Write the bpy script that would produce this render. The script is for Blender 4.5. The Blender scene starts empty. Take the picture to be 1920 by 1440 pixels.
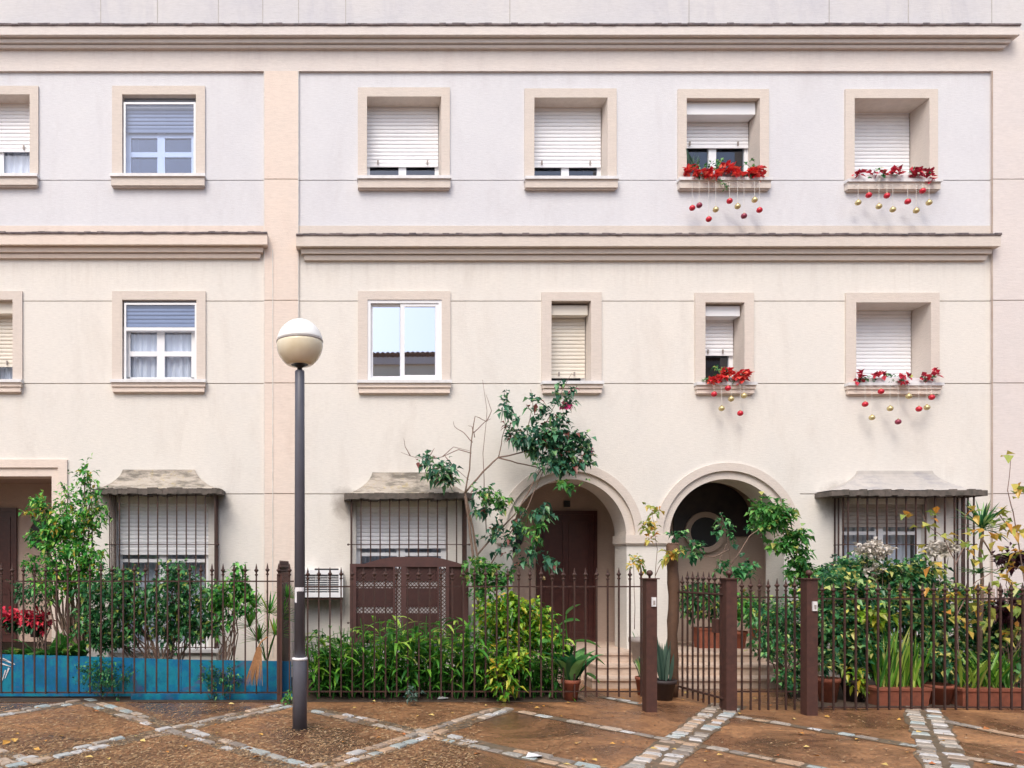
import bpy, math, random
from mathutils import Vector
random.seed(7)
R = random.random
U = random.uniform
F, X0, Y0, EYE, D = 1442.0, 620.0, 1060.0, 1.6, 11.0
def wx(px, Y=D): return (px - X0) * Y / F
def wz(py, Y=D): return EYE - (py - Y0) * Y / F
def W(px, py, Y=D): return (wx(px, Y), Y, wz(py, Y))
def gy(py): return F * EYE / (py - Y0)            # depth of a ground point
def G(px, py):
    Y = gy(py); return (wx(px, Y), Y)

sc = bpy.context.scene
col = sc.collection

# ------------------------------------------------------------------ materials
def new_mat(name):
    m = bpy.data.materials.new(name); m.use_nodes = True
    nt = m.node_tree
    return m, nt, nt.nodes['Principled BSDF']
def lk(nt, a, b): nt.links.new(a, b)
def noise(nt, scale, detail=6, rough=.6, vec=None, dist=0):
    n = nt.nodes.new('ShaderNodeTexNoise'); n.inputs['Scale'].default_value = scale
    n.inputs['Detail'].default_value = detail; n.inputs['Roughness'].default_value = rough
    n.inputs['Distortion'].default_value = dist
    if vec: lk(nt, vec, n.inputs['Vector'])
    return n
def ramp(nt, fac, stops):
    r = nt.nodes.new('ShaderNodeValToRGB'); cr = r.color_ramp
    while len(cr.elements) < len(stops): cr.elements.new(.5)
    for e, (p, c) in zip(cr.elements, stops):
        e.position = p; e.color = (c[0], c[1], c[2], 1)
    lk(nt, fac, r.inputs['Fac']); return r
def objvec(nt, scale=(1, 1, 1)):
    tc = nt.nodes.new('ShaderNodeTexCoord'); mp = nt.nodes.new('ShaderNodeMapping')
    mp.inputs['Scale'].default_value = scale
    lk(nt, tc.outputs['Object'], mp.inputs['Vector']); return mp.outputs['Vector']
def mixc(nt, fac, a, b, mode='MIX'):
    m = nt.nodes.new('ShaderNodeMix'); m.data_type = 'RGBA'; m.blend_type = mode
    for s, v in ((m.inputs['Factor'], fac), (m.inputs['A'], a), (m.inputs['B'], b)):
        if hasattr(v, 'links'): lk(nt, v, s)
        elif isinstance(v, (int, float)): s.default_value = v
        else: s.default_value = (v[0], v[1], v[2], 1)
    return m.outputs['Result']
def bump(nt, b, h, strength, dist=.01):
    n = nt.nodes.new('ShaderNodeBump'); n.inputs['Strength'].default_value = strength
    n.inputs['Distance'].default_value = dist
    lk(nt, h, n.inputs['Height']); lk(nt, n.outputs['Normal'], b.inputs['Normal'])

def mat_plaster(name, c, c2, stain, amt=.35, rough=.9, ledges=(), soot_shade=()):
    m, nt, b = new_mat(name)
    v = objvec(nt)
    n1 = noise(nt, .9, 5, .6, v)
    base = ramp(nt, n1.outputs['Fac'], [(.3, c), (.7, c2)])
    v2 = objvec(nt, (1.2, 1.2, .35))
    n2 = noise(nt, 1.6, 8, .7, v2, .5)
    st = ramp(nt, n2.outputs['Fac'], [(.52, (0, 0, 0)), (.78, (amt, amt, amt))])
    colr = mixc(nt, st.outputs['Color'], base.outputs['Color'], stain)
    v3 = objvec(nt, (2.2, 2.2, 16))
    n3 = noise(nt, 5, 6, .7, v3)
    fine = ramp(nt, n3.outputs['Fac'], [(.3, (.90, .90, .90)), (.7, (1.05, 1.05, 1.05))])
    colr = mixc(nt, 1.0, colr, fine.outputs['Color'], 'MULTIPLY')
    if ledges or soot_shade:
        ge = nt.nodes.new('ShaderNodeNewGeometry'); sx = nt.nodes.new('ShaderNodeSeparateXYZ'); lk(nt, ge.outputs['Position'], sx.inputs[0])
        def mth(op, a, b_=None, cl=False):
            q = nt.nodes.new('ShaderNodeMath'); q.operation = op; q.use_clamp = cl
            for i_, v_ in enumerate((a, b_)):
                if v_ is None: continue
                if hasattr(v_, 'links'): lk(nt, v_, q.inputs[i_])
                else: q.inputs[i_].default_value = v_
            return q.outputs[0]
        streak = noise(nt, 1.0, 6, .75, objvec(nt, (7, 7, .5)))
        sr = ramp(nt, streak.outputs['Fac'], [(.48, (0, 0, 0)), (.70, (1, 1, 1))])
        for z0, ln, am in ledges:
            below = mth('SUBTRACT', z0, sx.outputs['Z'])
            fade = mth('SUBTRACT', 1.0, mth('DIVIDE', below, ln), True)
            on = mth('GREATER_THAN', below, 0.0)
            mk = mth('MULTIPLY', mth('MULTIPLY', mth('MULTIPLY', mth('MULTIPLY', fade, fade), on), sr.outputs['Color']), am)
            colr = mixc(nt, mk, colr, stain)
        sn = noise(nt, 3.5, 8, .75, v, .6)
        for (px_, pz_, rr_) in soot_shade:  # mould stains and canopy shade, both put into the wall colour
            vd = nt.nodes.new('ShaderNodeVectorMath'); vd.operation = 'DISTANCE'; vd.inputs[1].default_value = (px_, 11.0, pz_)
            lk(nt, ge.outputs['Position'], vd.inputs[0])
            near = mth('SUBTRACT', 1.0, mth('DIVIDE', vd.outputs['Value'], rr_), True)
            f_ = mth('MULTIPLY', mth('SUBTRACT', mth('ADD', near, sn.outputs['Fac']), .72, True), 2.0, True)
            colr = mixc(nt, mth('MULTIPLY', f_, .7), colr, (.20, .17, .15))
    lk(nt, colr, b.inputs['Base Color'])
    b.inputs['Roughness'].default_value = rough
    n4 = noise(nt, 60, 4, .7, v)
    add = nt.nodes.new('ShaderNodeMath'); add.operation = 'ADD'
    lk(nt, n3.outputs['Fac'], add.inputs[0]); lk(nt, n4.outputs['Fac'], add.inputs[1])
    bump(nt, b, add.outputs[0], .5, .006)
    return m
def mat_simple(name, c, rough=.6, metal=0, c2=None, scale=8, bmp=0, spec=None):
    m, nt, b = new_mat(name)
    c2 = c2 or tuple(x * .75 for x in c)
    n = noise(nt, scale, 6, .65, objvec(nt))
    r = ramp(nt, n.outputs['Fac'], [(.35, c), (.7, c2)])
    lk(nt, r.outputs['Color'], b.inputs['Base Color'])
    b.inputs['Roughness'].default_value = rough; b.inputs['Metallic'].default_value = metal
    if spec is not None: b.inputs['Specular IOR Level'].default_value = spec
    if bmp: bump(nt, b, n.outputs['Fac'], bmp, .01)
    return m
def mat_leaf(name, stops, rough=.36, trans=.33):
    m, nt, b = new_mat(name)
    at = nt.nodes.new('ShaderNodeAttribute'); at.attribute_name = 'rnd'
    r = ramp(nt, at.outputs['Fac'], stops)
    lk(nt, r.outputs['Color'], b.inputs['Base Color'])
    b.inputs['Roughness'].default_value = rough
    b.inputs['Specular IOR Level'].default_value = .5
    tr = nt.nodes.new('ShaderNodeBsdfTranslucent'); lk(nt, r.outputs['Color'], tr.inputs['Color'])
    mx = nt.nodes.new('ShaderNodeMixShader'); mx.inputs[0].default_value = trans
    out = nt.nodes['Material Output']
    lk(nt, b.outputs[0], mx.inputs[1]); lk(nt, tr.outputs[0], mx.inputs[2]); lk(nt, mx.outputs[0], out.inputs['Surface'])
    return m
def mat_attr(name, stops, rough=.6, bmp=.3):
    m, nt, b = new_mat(name)
    at = nt.nodes.new('ShaderNodeAttribute'); at.attribute_name = 'rnd'
    r = ramp(nt, at.outputs['Fac'], stops)
    n = noise(nt, 25, 6, .7, objvec(nt))
    f = ramp(nt, n.outputs['Fac'], [(.3, (.65, .65, .65)), (.7, (1.1, 1.1, 1.1))])
    lk(nt, mixc(nt, 1.0, r.outputs['Color'], f.outputs['Color'], 'MULTIPLY'), b.inputs['Base Color'])
    b.inputs['Roughness'].default_value = rough
    bump(nt, b, n.outputs['Fac'], bmp, .01)
    return m

M = {}
M['wall_top'] = mat_plaster('pale_plaster', (.685, .69, .715), (.635, .64, .675), (.52, .50, .52), .4, ledges=((wz(138), .5, .45), (wz(356), .45, .3)))
M['wall'] = mat_plaster('cream_plaster', (.755, .722, .668), (.71, .69, .65), (.52, .47, .42), .38, ledges=((5.93, .7, .5), (4.07, .55, .3), (3.0, .5, .2)), soot_shade=((wx(192), wz(945), .42), (wx(408), wz(938), .28), (wx(652), wz(945), .34), (wx(1570), wz(940), .40), (wx(1752), wz(945), .3)))
M['peach'] = mat_plaster('peach_plaster', (.76, .65, .57), (.72, .63, .56), (.56, .44, .37), .35, ledges=((wz(98), .8, .5), (5.9, .8, .3)))
M['trim'] = mat_plaster('sand_plaster', (.67, .60, .535), (.63, .57, .52), (.48, .40, .34), .3)
M['parapet'] = mat_plaster('weathered_plaster', (.64, .625, .62), (.58, .575, .60), (.42, .42, .49), .55)
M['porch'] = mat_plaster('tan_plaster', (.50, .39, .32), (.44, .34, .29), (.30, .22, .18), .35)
M['pier'] = mat_plaster('pinkish_plaster', (.71, .65, .62), (.67, .625, .61), (.52, .46, .45), .3)
M['frieze'] = mat_plaster('frieze_plaster', (.71, .655, .615), (.67, .625, .60), (.52, .45, .43), .35, ledges=((wz(97), .3, .5),))
M['groove'] = mat_simple('grimy_joint', (.34, .26, .21), .95, c2=(.48, .40, .34), scale=3)
M['grime'] = mat_simple('black_crust', (.07, .06, .07), .95, c2=(.22, .18, .18), scale=9, bmp=.6)
M['white'] = mat_simple('white_lacquer', (.80, .81, .83), .35, c2=(.74, .76, .79), scale=3)
M['shutter'] = mat_simple('shutter_plastic', (.84, .85, .88), .45, c2=(.78, .79, .82), scale=2)
M['shutter_cream'] = mat_simple('cream_shutter', (.70, .66, .58), .5, c2=(.64, .60, .53), scale=2)
M['shutter_blue'] = mat_simple('grey_shutter', (.29, .31, .36), .5, c2=(.25, .27, .32), scale=2)
M['shutter_shaded'] = mat_simple('shaded_shutter', (.42, .37, .33), .6, c2=(.37, .33, .30), scale=2)  # beige shutter, colour darkened for the shade behind the right grille
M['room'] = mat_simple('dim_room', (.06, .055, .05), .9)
M['marble'] = mat_simple('worn_marble', (.62, .50, .41), .5, c2=(.50, .38, .30), scale=7, bmp=.1)
M['sill'] = mat_simple('white_stone', (.74, .74, .75), .5, c2=(.62, .62, .63), scale=9)
M['iron'] = mat_simple('rusty_iron', (.030, .016, .014), .6, .0, (.075, .030, .020), 22, .4)
M['post'] = mat_simple('brown_painted_steel', (.060, .027, .022), .55, .1, (.095, .040, .030), 14, .25)
M['maroon'] = mat_simple('maroon_wood', (.050, .015, .014), .35, 0, (.075, .024, .020), 12, .15)
M['lattice'] = mat_simple('red_brown_wood', (.088, .036, .032), .6, 0, (.06, .027, .025), 10, .2)
M['terra'] = mat_simple('terracotta', (.32, .10, .055), .8, 0, (.20, .065, .04), 12, .4)
M['darkpot'] = mat_simple('dark_pot', (.05, .035, .035), .6)
M['soil'] = mat_simple('soil', (.055, .035, .025), .95, 0, (.09, .06, .04), 20, .8)
M['lamp_steel'] = mat_simple('grey_steel', (.105, .108, .135), .4, .0, (.085, .088, .11), 5, .05)
M['black'] = mat_simple('black_rubber', (.015, .014, .018), .5)
M['paper'] = mat_simple('paper', (.75, .75, .78), .8)
M['stem'] = mat_simple('bark', (.16, .105, .08), .85, 0, (.24, .17, .13), 30, .5)
M['bare'] = mat_simple('bare_twig', (.20, .13, .11), .85, 0, (.30, .21, .18), 30, .3)
M['shade_panel'] = mat_simple('porch_shade', (.028, .022, .028), .6, 0, (.06, .045, .045), 6, .2)  # near-black colour standing in for shade on the porch back wall
M['opposite'] = mat_simple('yellow_cream_paint', (.86, .76, .58), .85, c2=(.80, .70, .53), scale=1)
M['string'] = mat_simple('white_string', (.7, .68, .64), .8)
M['red_ball'] = mat_simple('red_bauble_paint', (.62, .03, .05), .22, .2, (.5, .02, .04), 5)
M['dark_red_ball'] = mat_simple('dark_red_bauble_paint', (.30, .05, .09), .3, .2, (.24, .04, .07), 5)
M['gold_ball'] = mat_simple('gold_bauble_paint', (.66, .55, .28), .22, .5, (.58, .48, .24), 5)
M['tile'] = mat_simple('roof_tile', (.30, .16, .09), .85, 0, (.20, .12, .08), 6, .4)
M['straw'] = mat_simple('dry_straw', (.50, .28, .13), .85, 0, (.36, .19, .09), 40, .4)
M['wood'] = mat_simple('dark_wood', (.12, .062, .035), .75, 0, (.075, .04, .025), 8, .4)
M['pale_wood'] = mat_simple('pale_wood', (.50, .38, .34), .8, 0, (.38, .27, .25), 8, .4)
M['grey_urn'] = mat_simple('grey_ceramic', (.34, .30, .28), .6)
# curtain
m, nt, b = new_mat('sheer_curtain'); b.inputs['Base Color'].default_value = (.88, .88, .93, 1); b.inputs['Roughness'].default_value = .9
b.inputs['Transmission Weight'].default_value = 0; M['curtain'] = m
# glass
def glass(name, tint, reflect, clear):
    m, nt, b = new_mat(name)
    nt.nodes.remove(b); out = nt.nodes['Material Output']
    gl = nt.nodes.new('ShaderNodeBsdfGlossy'); gl.inputs['Roughness'].default_value = .015; gl.inputs['Color'].default_value = (.74, .79, .90, 1)
    tr = nt.nodes.new('ShaderNodeBsdfTransparent'); tr.inputs['Color'].default_value = (*tint, 1)
    fr = nt.nodes.new('ShaderNodeLayerWeight'); fr.inputs['Blend'].default_value = .5
    pw = nt.nodes.new('ShaderNodeMath'); pw.operation = 'POWER'; pw.inputs[1].default_value = 4; lk(nt, fr.outputs['Facing'], pw.inputs[0])
    ad = nt.nodes.new('ShaderNodeMath'); ad.operation = 'ADD'; ad.use_clamp = True; ad.inputs[1].default_value = reflect + .04
    lk(nt, pw.outputs[0], ad.inputs[0])
    mx = nt.nodes.new('ShaderNodeMixShader'); lk(nt, ad.outputs[0], mx.inputs[0])
    lk(nt, tr.outputs[0], mx.inputs[1]); lk(nt, gl.outputs[0], mx.inputs[2]); lk(nt, mx.outputs[0], out.inputs['Surface'])
    return m
M['glass'] = glass('window_glass', (.75, .80, .85), .10, 1)
M['mirror'] = glass('reflective_glass', (.3, .33, .36), .80, 1)
M['blue_glass'] = glass('blue_glass', (.74, .83, 1.0), .05, 1)
# lamp diffuser glasses
m, nt, b = new_mat('milky_acrylic'); b.inputs['Base Color'].default_value = (.86, .87, .85, 1); b.inputs['Roughness'].default_value = .22
b.inputs['Subsurface Weight'].default_value = .0; M['milk'] = m
m, nt, b = new_mat('amber_acrylic')
n = noise(nt, 5, 3, .5, objvec(nt)); r_ = ramp(nt, n.outputs['Fac'], [(.35, (.80, .74, .58)), (.7, (.72, .63, .44))])
lk(nt, r_.outputs[0], b.inputs['Base Color']); b.inputs['Roughness'].default_value = .15; M['amber'] = m
# concrete canopy with lichen
m, nt, b = new_mat('mossy_concrete'); v = objvec(nt)
n1 = noise(nt, 4, 8, .7, v); n2 = noise(nt, 9, 8, .75, v); n3 = noise(nt, 3, 6, .7, objvec(nt, (1, 1, 4)))
c1 = ramp(nt, n1.outputs['Fac'], [(.3, (.36, .32, .27)), (.7, (.48, .43, .37))])
c2 = ramp(nt, n2.outputs['Fac'], [(.56, (0, 0, 0)), (.66, (.6, .6, .6))])
cc = mixc(nt, c2.outputs['Color'], c1.outputs['Color'], (.42, .33, .10))
c3 = ramp(nt, n3.outputs['Fac'], [(.46, (0, 0, 0)), (.62, (.85, .85, .85))])
cc = mixc(nt, c3.outputs['Color'], cc, (.12, .11, .09))
lk(nt, cc, b.inputs['Base Color']); b.inputs['Roughness'].default_value = .95; bump(nt, b, n2.outputs['Fac'], .8, .02); M['canopy'] = m
m, nt, b = new_mat('grey_concrete'); v = objvec(nt)
n1 = noise(nt, 5, 8, .7, v); n3 = noise(nt, 2.4, 6, .7, objvec(nt, (1, 1, 3)))
c1 = ramp(nt, n1.outputs['Fac'], [(.3, (.38, .36, .34)), (.7, (.48, .45, .42))])
c3 = ramp(nt, n3.outputs['Fac'], [(.50, (0, 0, 0)), (.68, (.7, .7, .7))])
cc = mixc(nt, c3.outputs['Color'], c1.outputs['Color'], (.26, .26, .28))
lk(nt, cc, b.inputs['Base Color']); b.inputs['Roughness'].default_value = .95; bump(nt, b, n1.outputs['Fac'], .6, .015); M['canopy_grey'] = m
M['canopy_edge'] = mat_simple('grimy_concrete_edge', (.15, .125, .11), .95, 0, (.07, .065, .055), 12, .8)
# ground
m, nt, b = new_mat('resin_bound_earth'); v = objvec(nt)
nb = noise(nt, .8, 8, .7, v, .7); nf = noise(nt, 26, 8, .75, objvec(nt, (1, .8, 1)), .8); ng = noise(nt, 110, 4, .8, v)
c1 = ramp(nt, nb.outputs['Fac'], [(.36, (.11, .064, .044)), (.5, (.225, .122, .066)), (.66, (.39, .215, .098))])
c2 = ramp(nt, nf.outputs['Fac'], [(.28, (.48, .45, .43)), (.5, (.95, .92, .89)), (.72, (1.6, 1.55, 1.45))])
c3 = ramp(nt, ng.outputs['Fac'], [(.25, (.6, .55, .52)), (.75, (1.4, 1.35, 1.3))])
cc = mixc(nt, 1.0, c1.outputs['Color'], c2.outputs['Color'], 'MULTIPLY'); cc = mixc(nt, 1.0, cc, c3.outputs['Color'], 'MULTIPLY')
lk(nt, cc, b.inputs['Base Color'])
rr = ramp(nt, nb.outputs['Fac'], [(.42, (.16, .16, .16)), (.60, (.62, .62, .62))]); lk(nt, rr.outputs['Color'], b.inputs['Roughness'])
bump(nt, b, nf.outputs['Fac'], .45, .01); M['ground'] = m
M['mortar'] = mat_simple('mossy_mortar', (.10, .085, .062), .5, 0, (.20, .135, .085), 9, .8)
M['cobble'] = mat_attr('cobble_stone', [(0, (.24, .20, .17)), (.25, (.46, .41, .35)), (.45, (.50, .34, .22)), (.6, (.36, .28, .22)), (.75, (.38, .46, .46)), (.88, (.54, .52, .50)), (1, (.62, .62, .63))], .5)
M['litter'] = mat_attr('needle_litter', [(0, (.10, .055, .03)), (.5, (.30, .17, .08)), (.85, (.48, .31, .15)), (1, (.58, .45, .28))], .7, 0)
M['fallen'] = mat_attr('autumn_leaf', [(0, (.45, .12, .04)), (.5, (.62, .33, .06)), (1, (.66, .52, .18))], .6, 0)
# blue board
m, nt, b = new_mat('blue_painted_board'); v = objvec(nt)
n1 = noise(nt, 2.2, 8, .7, v); n2 = noise(nt, 2.4, 5, .6, objvec(nt, (1, 1, 1.6)), 1.5)
c1 = ramp(nt, n1.outputs['Fac'], [(.32, (.0, .13, .18)), (.45, (.003, .14, .33)), (.55, (.006, .24, .34)), (.68, (.0, .10, .22))])
c2 = ramp(nt, n2.outputs['Fac'], [(.58, (0, 0, 0)), (.66, (.6, .6, .6))])
cc = mixc(nt, c2.outputs['Color'], c1.outputs['Color'], (.10, .09, .22))
lk(nt, cc, b.inputs['Base Color']); b.inputs['Roughness'].default_value = .35; M['blue'] = m
# leaves
g = lambda *s: list(s)
M['leaf_fresh'] = mat_leaf('fresh_green_leaf', g((0, (.015, .11, .03)), (.3, (.05, .31, .05)), (.65, (.17, .54, .09)), (.93, (.40, .64, .13)), (1, (.55, .38, .05))))
M['leaf_dark'] = mat_leaf('dark_green_leaf', g((0, (.012, .07, .03)), (.35, (.03, .17, .06)), (.65, (.09, .34, .11)), (.9, (.27, .55, .18)), (1, (.52, .56, .12))))
M['leaf_ginger'] = mat_leaf('long_green_leaf', g((0, (.014, .09, .018)), (.35, (.07, .27, .03)), (.65, (.23, .48, .05)), (.9, (.48, .64, .12)), (1, (.60, .60, .20))))
M['leaf_croton'] = mat_leaf('yellow_green_leaf', g((0, (.03, .16, .02)), (.35, (.11, .34, .03)), (.7, (.36, .55, .05)), (.92, (.60, .62, .07)), (1, (.64, .44, .04))))
M['leaf_vine'] = mat_leaf('vine_leaf', g((0, (.022, .09, .06)), (.45, (.05, .19, .11)), (.75, (.14, .36, .17)), (.97, (.30, .48, .18)), (1, (.22, .07, .06))))
M['leaf_bright'] = mat_leaf('bright_vine_leaf', g((0, (.03, .14, .03)), (.5, (.08, .30, .06)), (.85, (.22, .46, .10)), (1, (.50, .50, .14))))
M['leaf_mixed'] = mat_leaf('variegated_leaf', g((0, (.014, .08, .04)), (.4, (.04, .20, .07)), (.68, (.14, .38, .12)), (.88, (.46, .60, .24)), (1, (.76, .70, .20))))
M['leaf_autumn'] = mat_leaf('yellowing_leaf', g((0, (.12, .26, .05)), (.35, (.40, .46, .10)), (.7, (.62, .50, .10)), (1, (.66, .28, .05))))
M['leaf_blue'] = mat_leaf('blue_green_leaf', g((0, (.04, .10, .08)), (1, (.16, .26, .20))))
M['leaf_maroon'] = mat_leaf('maroon_leaf', g((0, (.035, .01, .02)), (1, (.11, .03, .05))))
M['petal_red'] = mat_leaf('red_petal', g((0, (.50, .015, .03)), (.5, (.80, .04, .05)), (1, (.90, .16, .10))), .5, .2)
M['petal_dark'] = mat_leaf('deep_red_bract', g((0, (.30, .012, .04)), (.6, (.62, .03, .07)), (1, (.80, .08, .11))), .5, .2)
M['petal_pink'] = mat_leaf('magenta_bract', g((0, (.35, .02, .12)), (1, (.65, .06, .22))), .5, .2)
M['petal_white'] = mat_leaf('cream_petal', g((0, (.48, .44, .40)), (1, (.74, .70, .62))), .6, .2)

# ------------------------------------------------------------------ mesh builder
class MB:
    def __init__(s): s.v = []; s.f = []; s.a = []; s.r = 0.5
    def quad(s, a, b, c, d): 
        n = len(s.v); s.v += [a, b, c, d]; s.f.append((n, n + 1, n + 2, n + 3)); s.a.append(s.r)
    def tri(s, a, b, c):
        n = len(s.v); s.v += [a, b, c]; s.f.append((n, n + 1, n + 2)); s.a.append(s.r)
    def box(s, x0, x1, y0, y1, z0, z1):
        if x0 > x1: x0, x1 = x1, x0
        if y0 > y1: y0, y1 = y1, y0
        if z0 > z1: z0, z1 = z1, z0
        n = len(s.v)
        s.v += [(x0, y0, z0), (x1, y0, z0), (x1, y1, z0), (x0, y1, z0), (x0, y0, z1), (x1, y0, z1), (x1, y1, z1), (x0, y1, z1)]
        for f in ((0, 3, 2, 1), (4, 5, 6, 7), (0, 1, 5, 4), (1, 2, 6, 5), (2, 3, 7, 6), (3, 0, 4, 7)):
            s.f.append(tuple(n + i for i in f)); s.a.append(s.r)
    def tube(s, pts, rad, n=6, cap=True):
        pts = [Vector(p) for p in pts]
        if not hasattr(rad, '__len__'): rad = [rad] * len(pts)
        rings = []
        for i, p in enumerate(pts):
            t = (pts[min(i + 1, len(pts) - 1)] - pts[max(i - 1, 0)])
            if t.length < 1e-9: t = Vector((0, 0, 1))
            t.normalize()
            u = t.cross(Vector((0, 1, 0)) if abs(t.y) < .8 else Vector((1, 0, 0))).normalized(); w = t.cross(u)
            base = len(s.v)
            for k in range(n):
                an = 2 * math.pi * k / n
                s.v.append(tuple(p + (u * math.cos(an) + w * math.sin(an)) * rad[i]))
            rings.append(base)
        for i in range(len(rings) - 1):
            a, b = rings[i], rings[i + 1]
            for k in range(n):
                s.f.append((a + k, a + (k + 1) % n, b + (k + 1) % n, b + k)); s.a.append(s.r)
        if cap:
            s.f.append(tuple(rings[0] + k for k in range(n))[::-1]); s.a.append(s.r)
            s.f.append(tuple(rings[-1] + k for k in range(n))); s.a.append(s.r)
    def lathe(s, prof, c, n=24):
        base = len(s.v)
        for (r, z) in prof:
            for k in range(n):
                an = 2 * math.pi * k / n
                s.v.append((c[0] + r * math.cos(an), c[1] + r * math.sin(an), c[2] + z))
        for i in range(len(prof) - 1):
            for k in range(n):
                a = base + i * n; b = a + n
                s.f.append((a + k, a + (k + 1) % n, b + (k + 1) % n, b + k)); s.a.append(s.r)
        s.f.append(tuple(base + k for k in range(n))[::-1]); s.a.append(s.r)
        s.f.append(tuple(base + (len(prof) - 1) * n + k for k in range(n))); s.a.append(s.r)
    def leaf(s, p, d, L, Wd, droop=.25, fold=.18):
        p = Vector(p); d = Vector(d).normalized()
        side = d.cross(Vector((U(-.5, .5), U(-.5, .5), 1))).normalized()
        up = side.cross(d).normalized()
        m = p + d * L * .45 - up * L * .02
        tip = p + d * L - Vector((0, 0, 1)) * L * droop
        l = p + d * L * .42 + side * Wd * .5 + up * Wd * fold
        r = p + d * L * .42 - side * Wd * .5 + up * Wd * fold
        n = len(s.v); s.v += [tuple(p), tuple(r), tuple(m), tuple(l), tuple(tip)]
        s.f += [(n, n + 1, n + 2), (n, n + 2, n + 3), (n + 1, n + 4, n + 2), (n + 2, n + 4, n + 3)]; s.a += [s.r] * 4
    def strap(s, p, d, L, Wd, bend=.8, seg=5, tip=0.0):
        p = Vector(p); d = Vector(d).normalized(); side = d.cross(Vector((U(-.2, .2), U(-.2, .2), 1))).normalized()
        prev = None; step = L / seg
        for i in range(seg + 1):
            t = i / seg; w = Wd * .5 * (math.sin(math.pi * min(1, .18 + .82 * t)) ** .7 if t > 0 else .45)
            if i == seg: w = Wd * .5 * tip + .001
            a = p + side * w; c = p - side * w
            n = len(s.v); s.v += [tuple(a), tuple(p - Vector((0, 0, 1)) * w * .35), tuple(c)]
            if prev is not None:
                s.f += [(prev, n, n + 1, prev + 1), (prev + 1, n + 1, n + 2, prev + 2)]; s.a += [s.r] * 2
            prev = n
            p = p + d * step
            d = (d - Vector((0, 0, 1)) * bend / seg).normalized()
    def build(s, name, mat, parent=None, smooth=False, loc=(0, 0, 0)):
        me = bpy.data.meshes.new(name)
        lv = s.v
        if parent is not None:
            o_ = parent; off = Vector((0, 0, 0))
            while o_ is not None: off += o_.location; o_ = o_.parent
            lv = [(a - off.x, b_ - off.y, c - off.z) for a, b_, c in s.v]
        elif tuple(loc) != (0, 0, 0):
            lv = [(a - loc[0], b_ - loc[1], c - loc[2]) for a, b_, c in s.v]
        me.from_pydata([tuple(v) for v in lv], [], s.f)
        at = me.attributes.new('rnd', 'FLOAT', 'FACE'); at.data.foreach_set('value', s.a)
        if smooth: me.polygons.foreach_set('use_smooth', [True] * len(me.polygons))
        me.materials.append(mat); me.update()
        o = bpy.data.objects.new(name, me); col.objects.link(o)
        if parent is not None: o.parent = parent
        else: o.location = loc
        return o
def tag(o, label, cat, group=None):
    o['label'] = label; o['category'] = cat
    if group: o['group'] = group
    return o
def empty(name, loc, label, cat, group=None):
    o = bpy.data.objects.new(name, None); col.objects.link(o); o.location = loc
    o.empty_display_size = .1
    return tag(o, label, cat, group)
def kind(o, k): o['kind'] = k; return o

# ------------------------------------------------------------------ facade helpers
GAP = .006
def zone(mb, xa, xb, zb, zt, holes, Yf, gt=True, gb=True, back=.022):
    """front skin of one wall field, holes left out, its top and bottom edges turned back into the joint"""
    if gt: zt -= GAP
    if gb: zb += GAP
    xs = sorted({xa, xb, *[h[i] for h in holes for i in (0, 1) if xa < h[i] < xb]})
    zs = sorted({zb, zt, *[h[i] for h in holes for i in (2, 3) if zb < h[i] < zt]})
    for i in range(len(xs) - 1):
        for j in range(len(zs) - 1):
            cx, cz = (xs[i] + xs[i + 1]) / 2, (zs[j] + zs[j + 1]) / 2
            if any(h[0] < cx < h[1] and h[2] < cz < h[3] for h in holes): continue
            a, b, c, d = xs[i], xs[i + 1], zs[j], zs[j + 1]
            mb.quad((a, Yf, c), (b, Yf, c), (b, Yf, d), (a, Yf, d))
            if d == zt: mb.quad((a, Yf, d), (b, Yf, d), (b, Yf + back, d), (a, Yf + back, d))
            if c == zb: mb.quad((a, Yf + back, c), (b, Yf + back, c), (b, Yf, c), (a, Yf, c))

def slats(mb, x0, x1, ztop, zbot, Y, h=.055):
    z = zbot
    mb.box(x0, x1, Y - .008, Y + .012, z, z + .045); z += .047
    while z < ztop:
        z1 = min(z + h, ztop + .01)
        a = .007 * U(.75, 1.3)
        p = [(Y + .004, z), (Y - a * .7, z + (z1 - z) * .18), (Y - a, z + (z1 - z) * .5), (Y - a * .5, z + (z1 - z) * .85), (Y + .006, z1)]
        for k in range(4):
            mb.quad((x0, p[k][0], p[k][1]), (x1, p[k][0], p[k][1]), (x1, p[k + 1][0], p[k + 1][1]), (x0, p[k + 1][0], p[k + 1][1]))
        z += h

def frame_rect(mb, x0, x1, z0, z1, Y, t=.05, th=.04):
    mb.box(x0, x0 + t, Y, Y + th, z0, z1); mb.box(x1 - t, x1, Y, Y + th, z0, z1)
    mb.box(x0 + t, x1 - t, Y, Y + th, z0, z0 + t); mb.box(x0 + t, x1 - t, Y, Y + th, z1 - t, z1)

def curtain(x0, x1, z0, z1, Y, parent, mat='curtain'):
    mb = MB(); n = 36; px = None
    for i in range(n + 1):
        x = x0 + (x1 - x0) * i / n; y = Y + .018 * math.sin(i * 1.7) + .01 * math.sin(i * .6)
        if px is not None: mb.quad((px[0], px[1], z0), (x, y, z0), (x, y, z1), (px[0], px[1], z1))
        px = (x, y)
    return mb.build('curtain', M[mat], parent, True)

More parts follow.
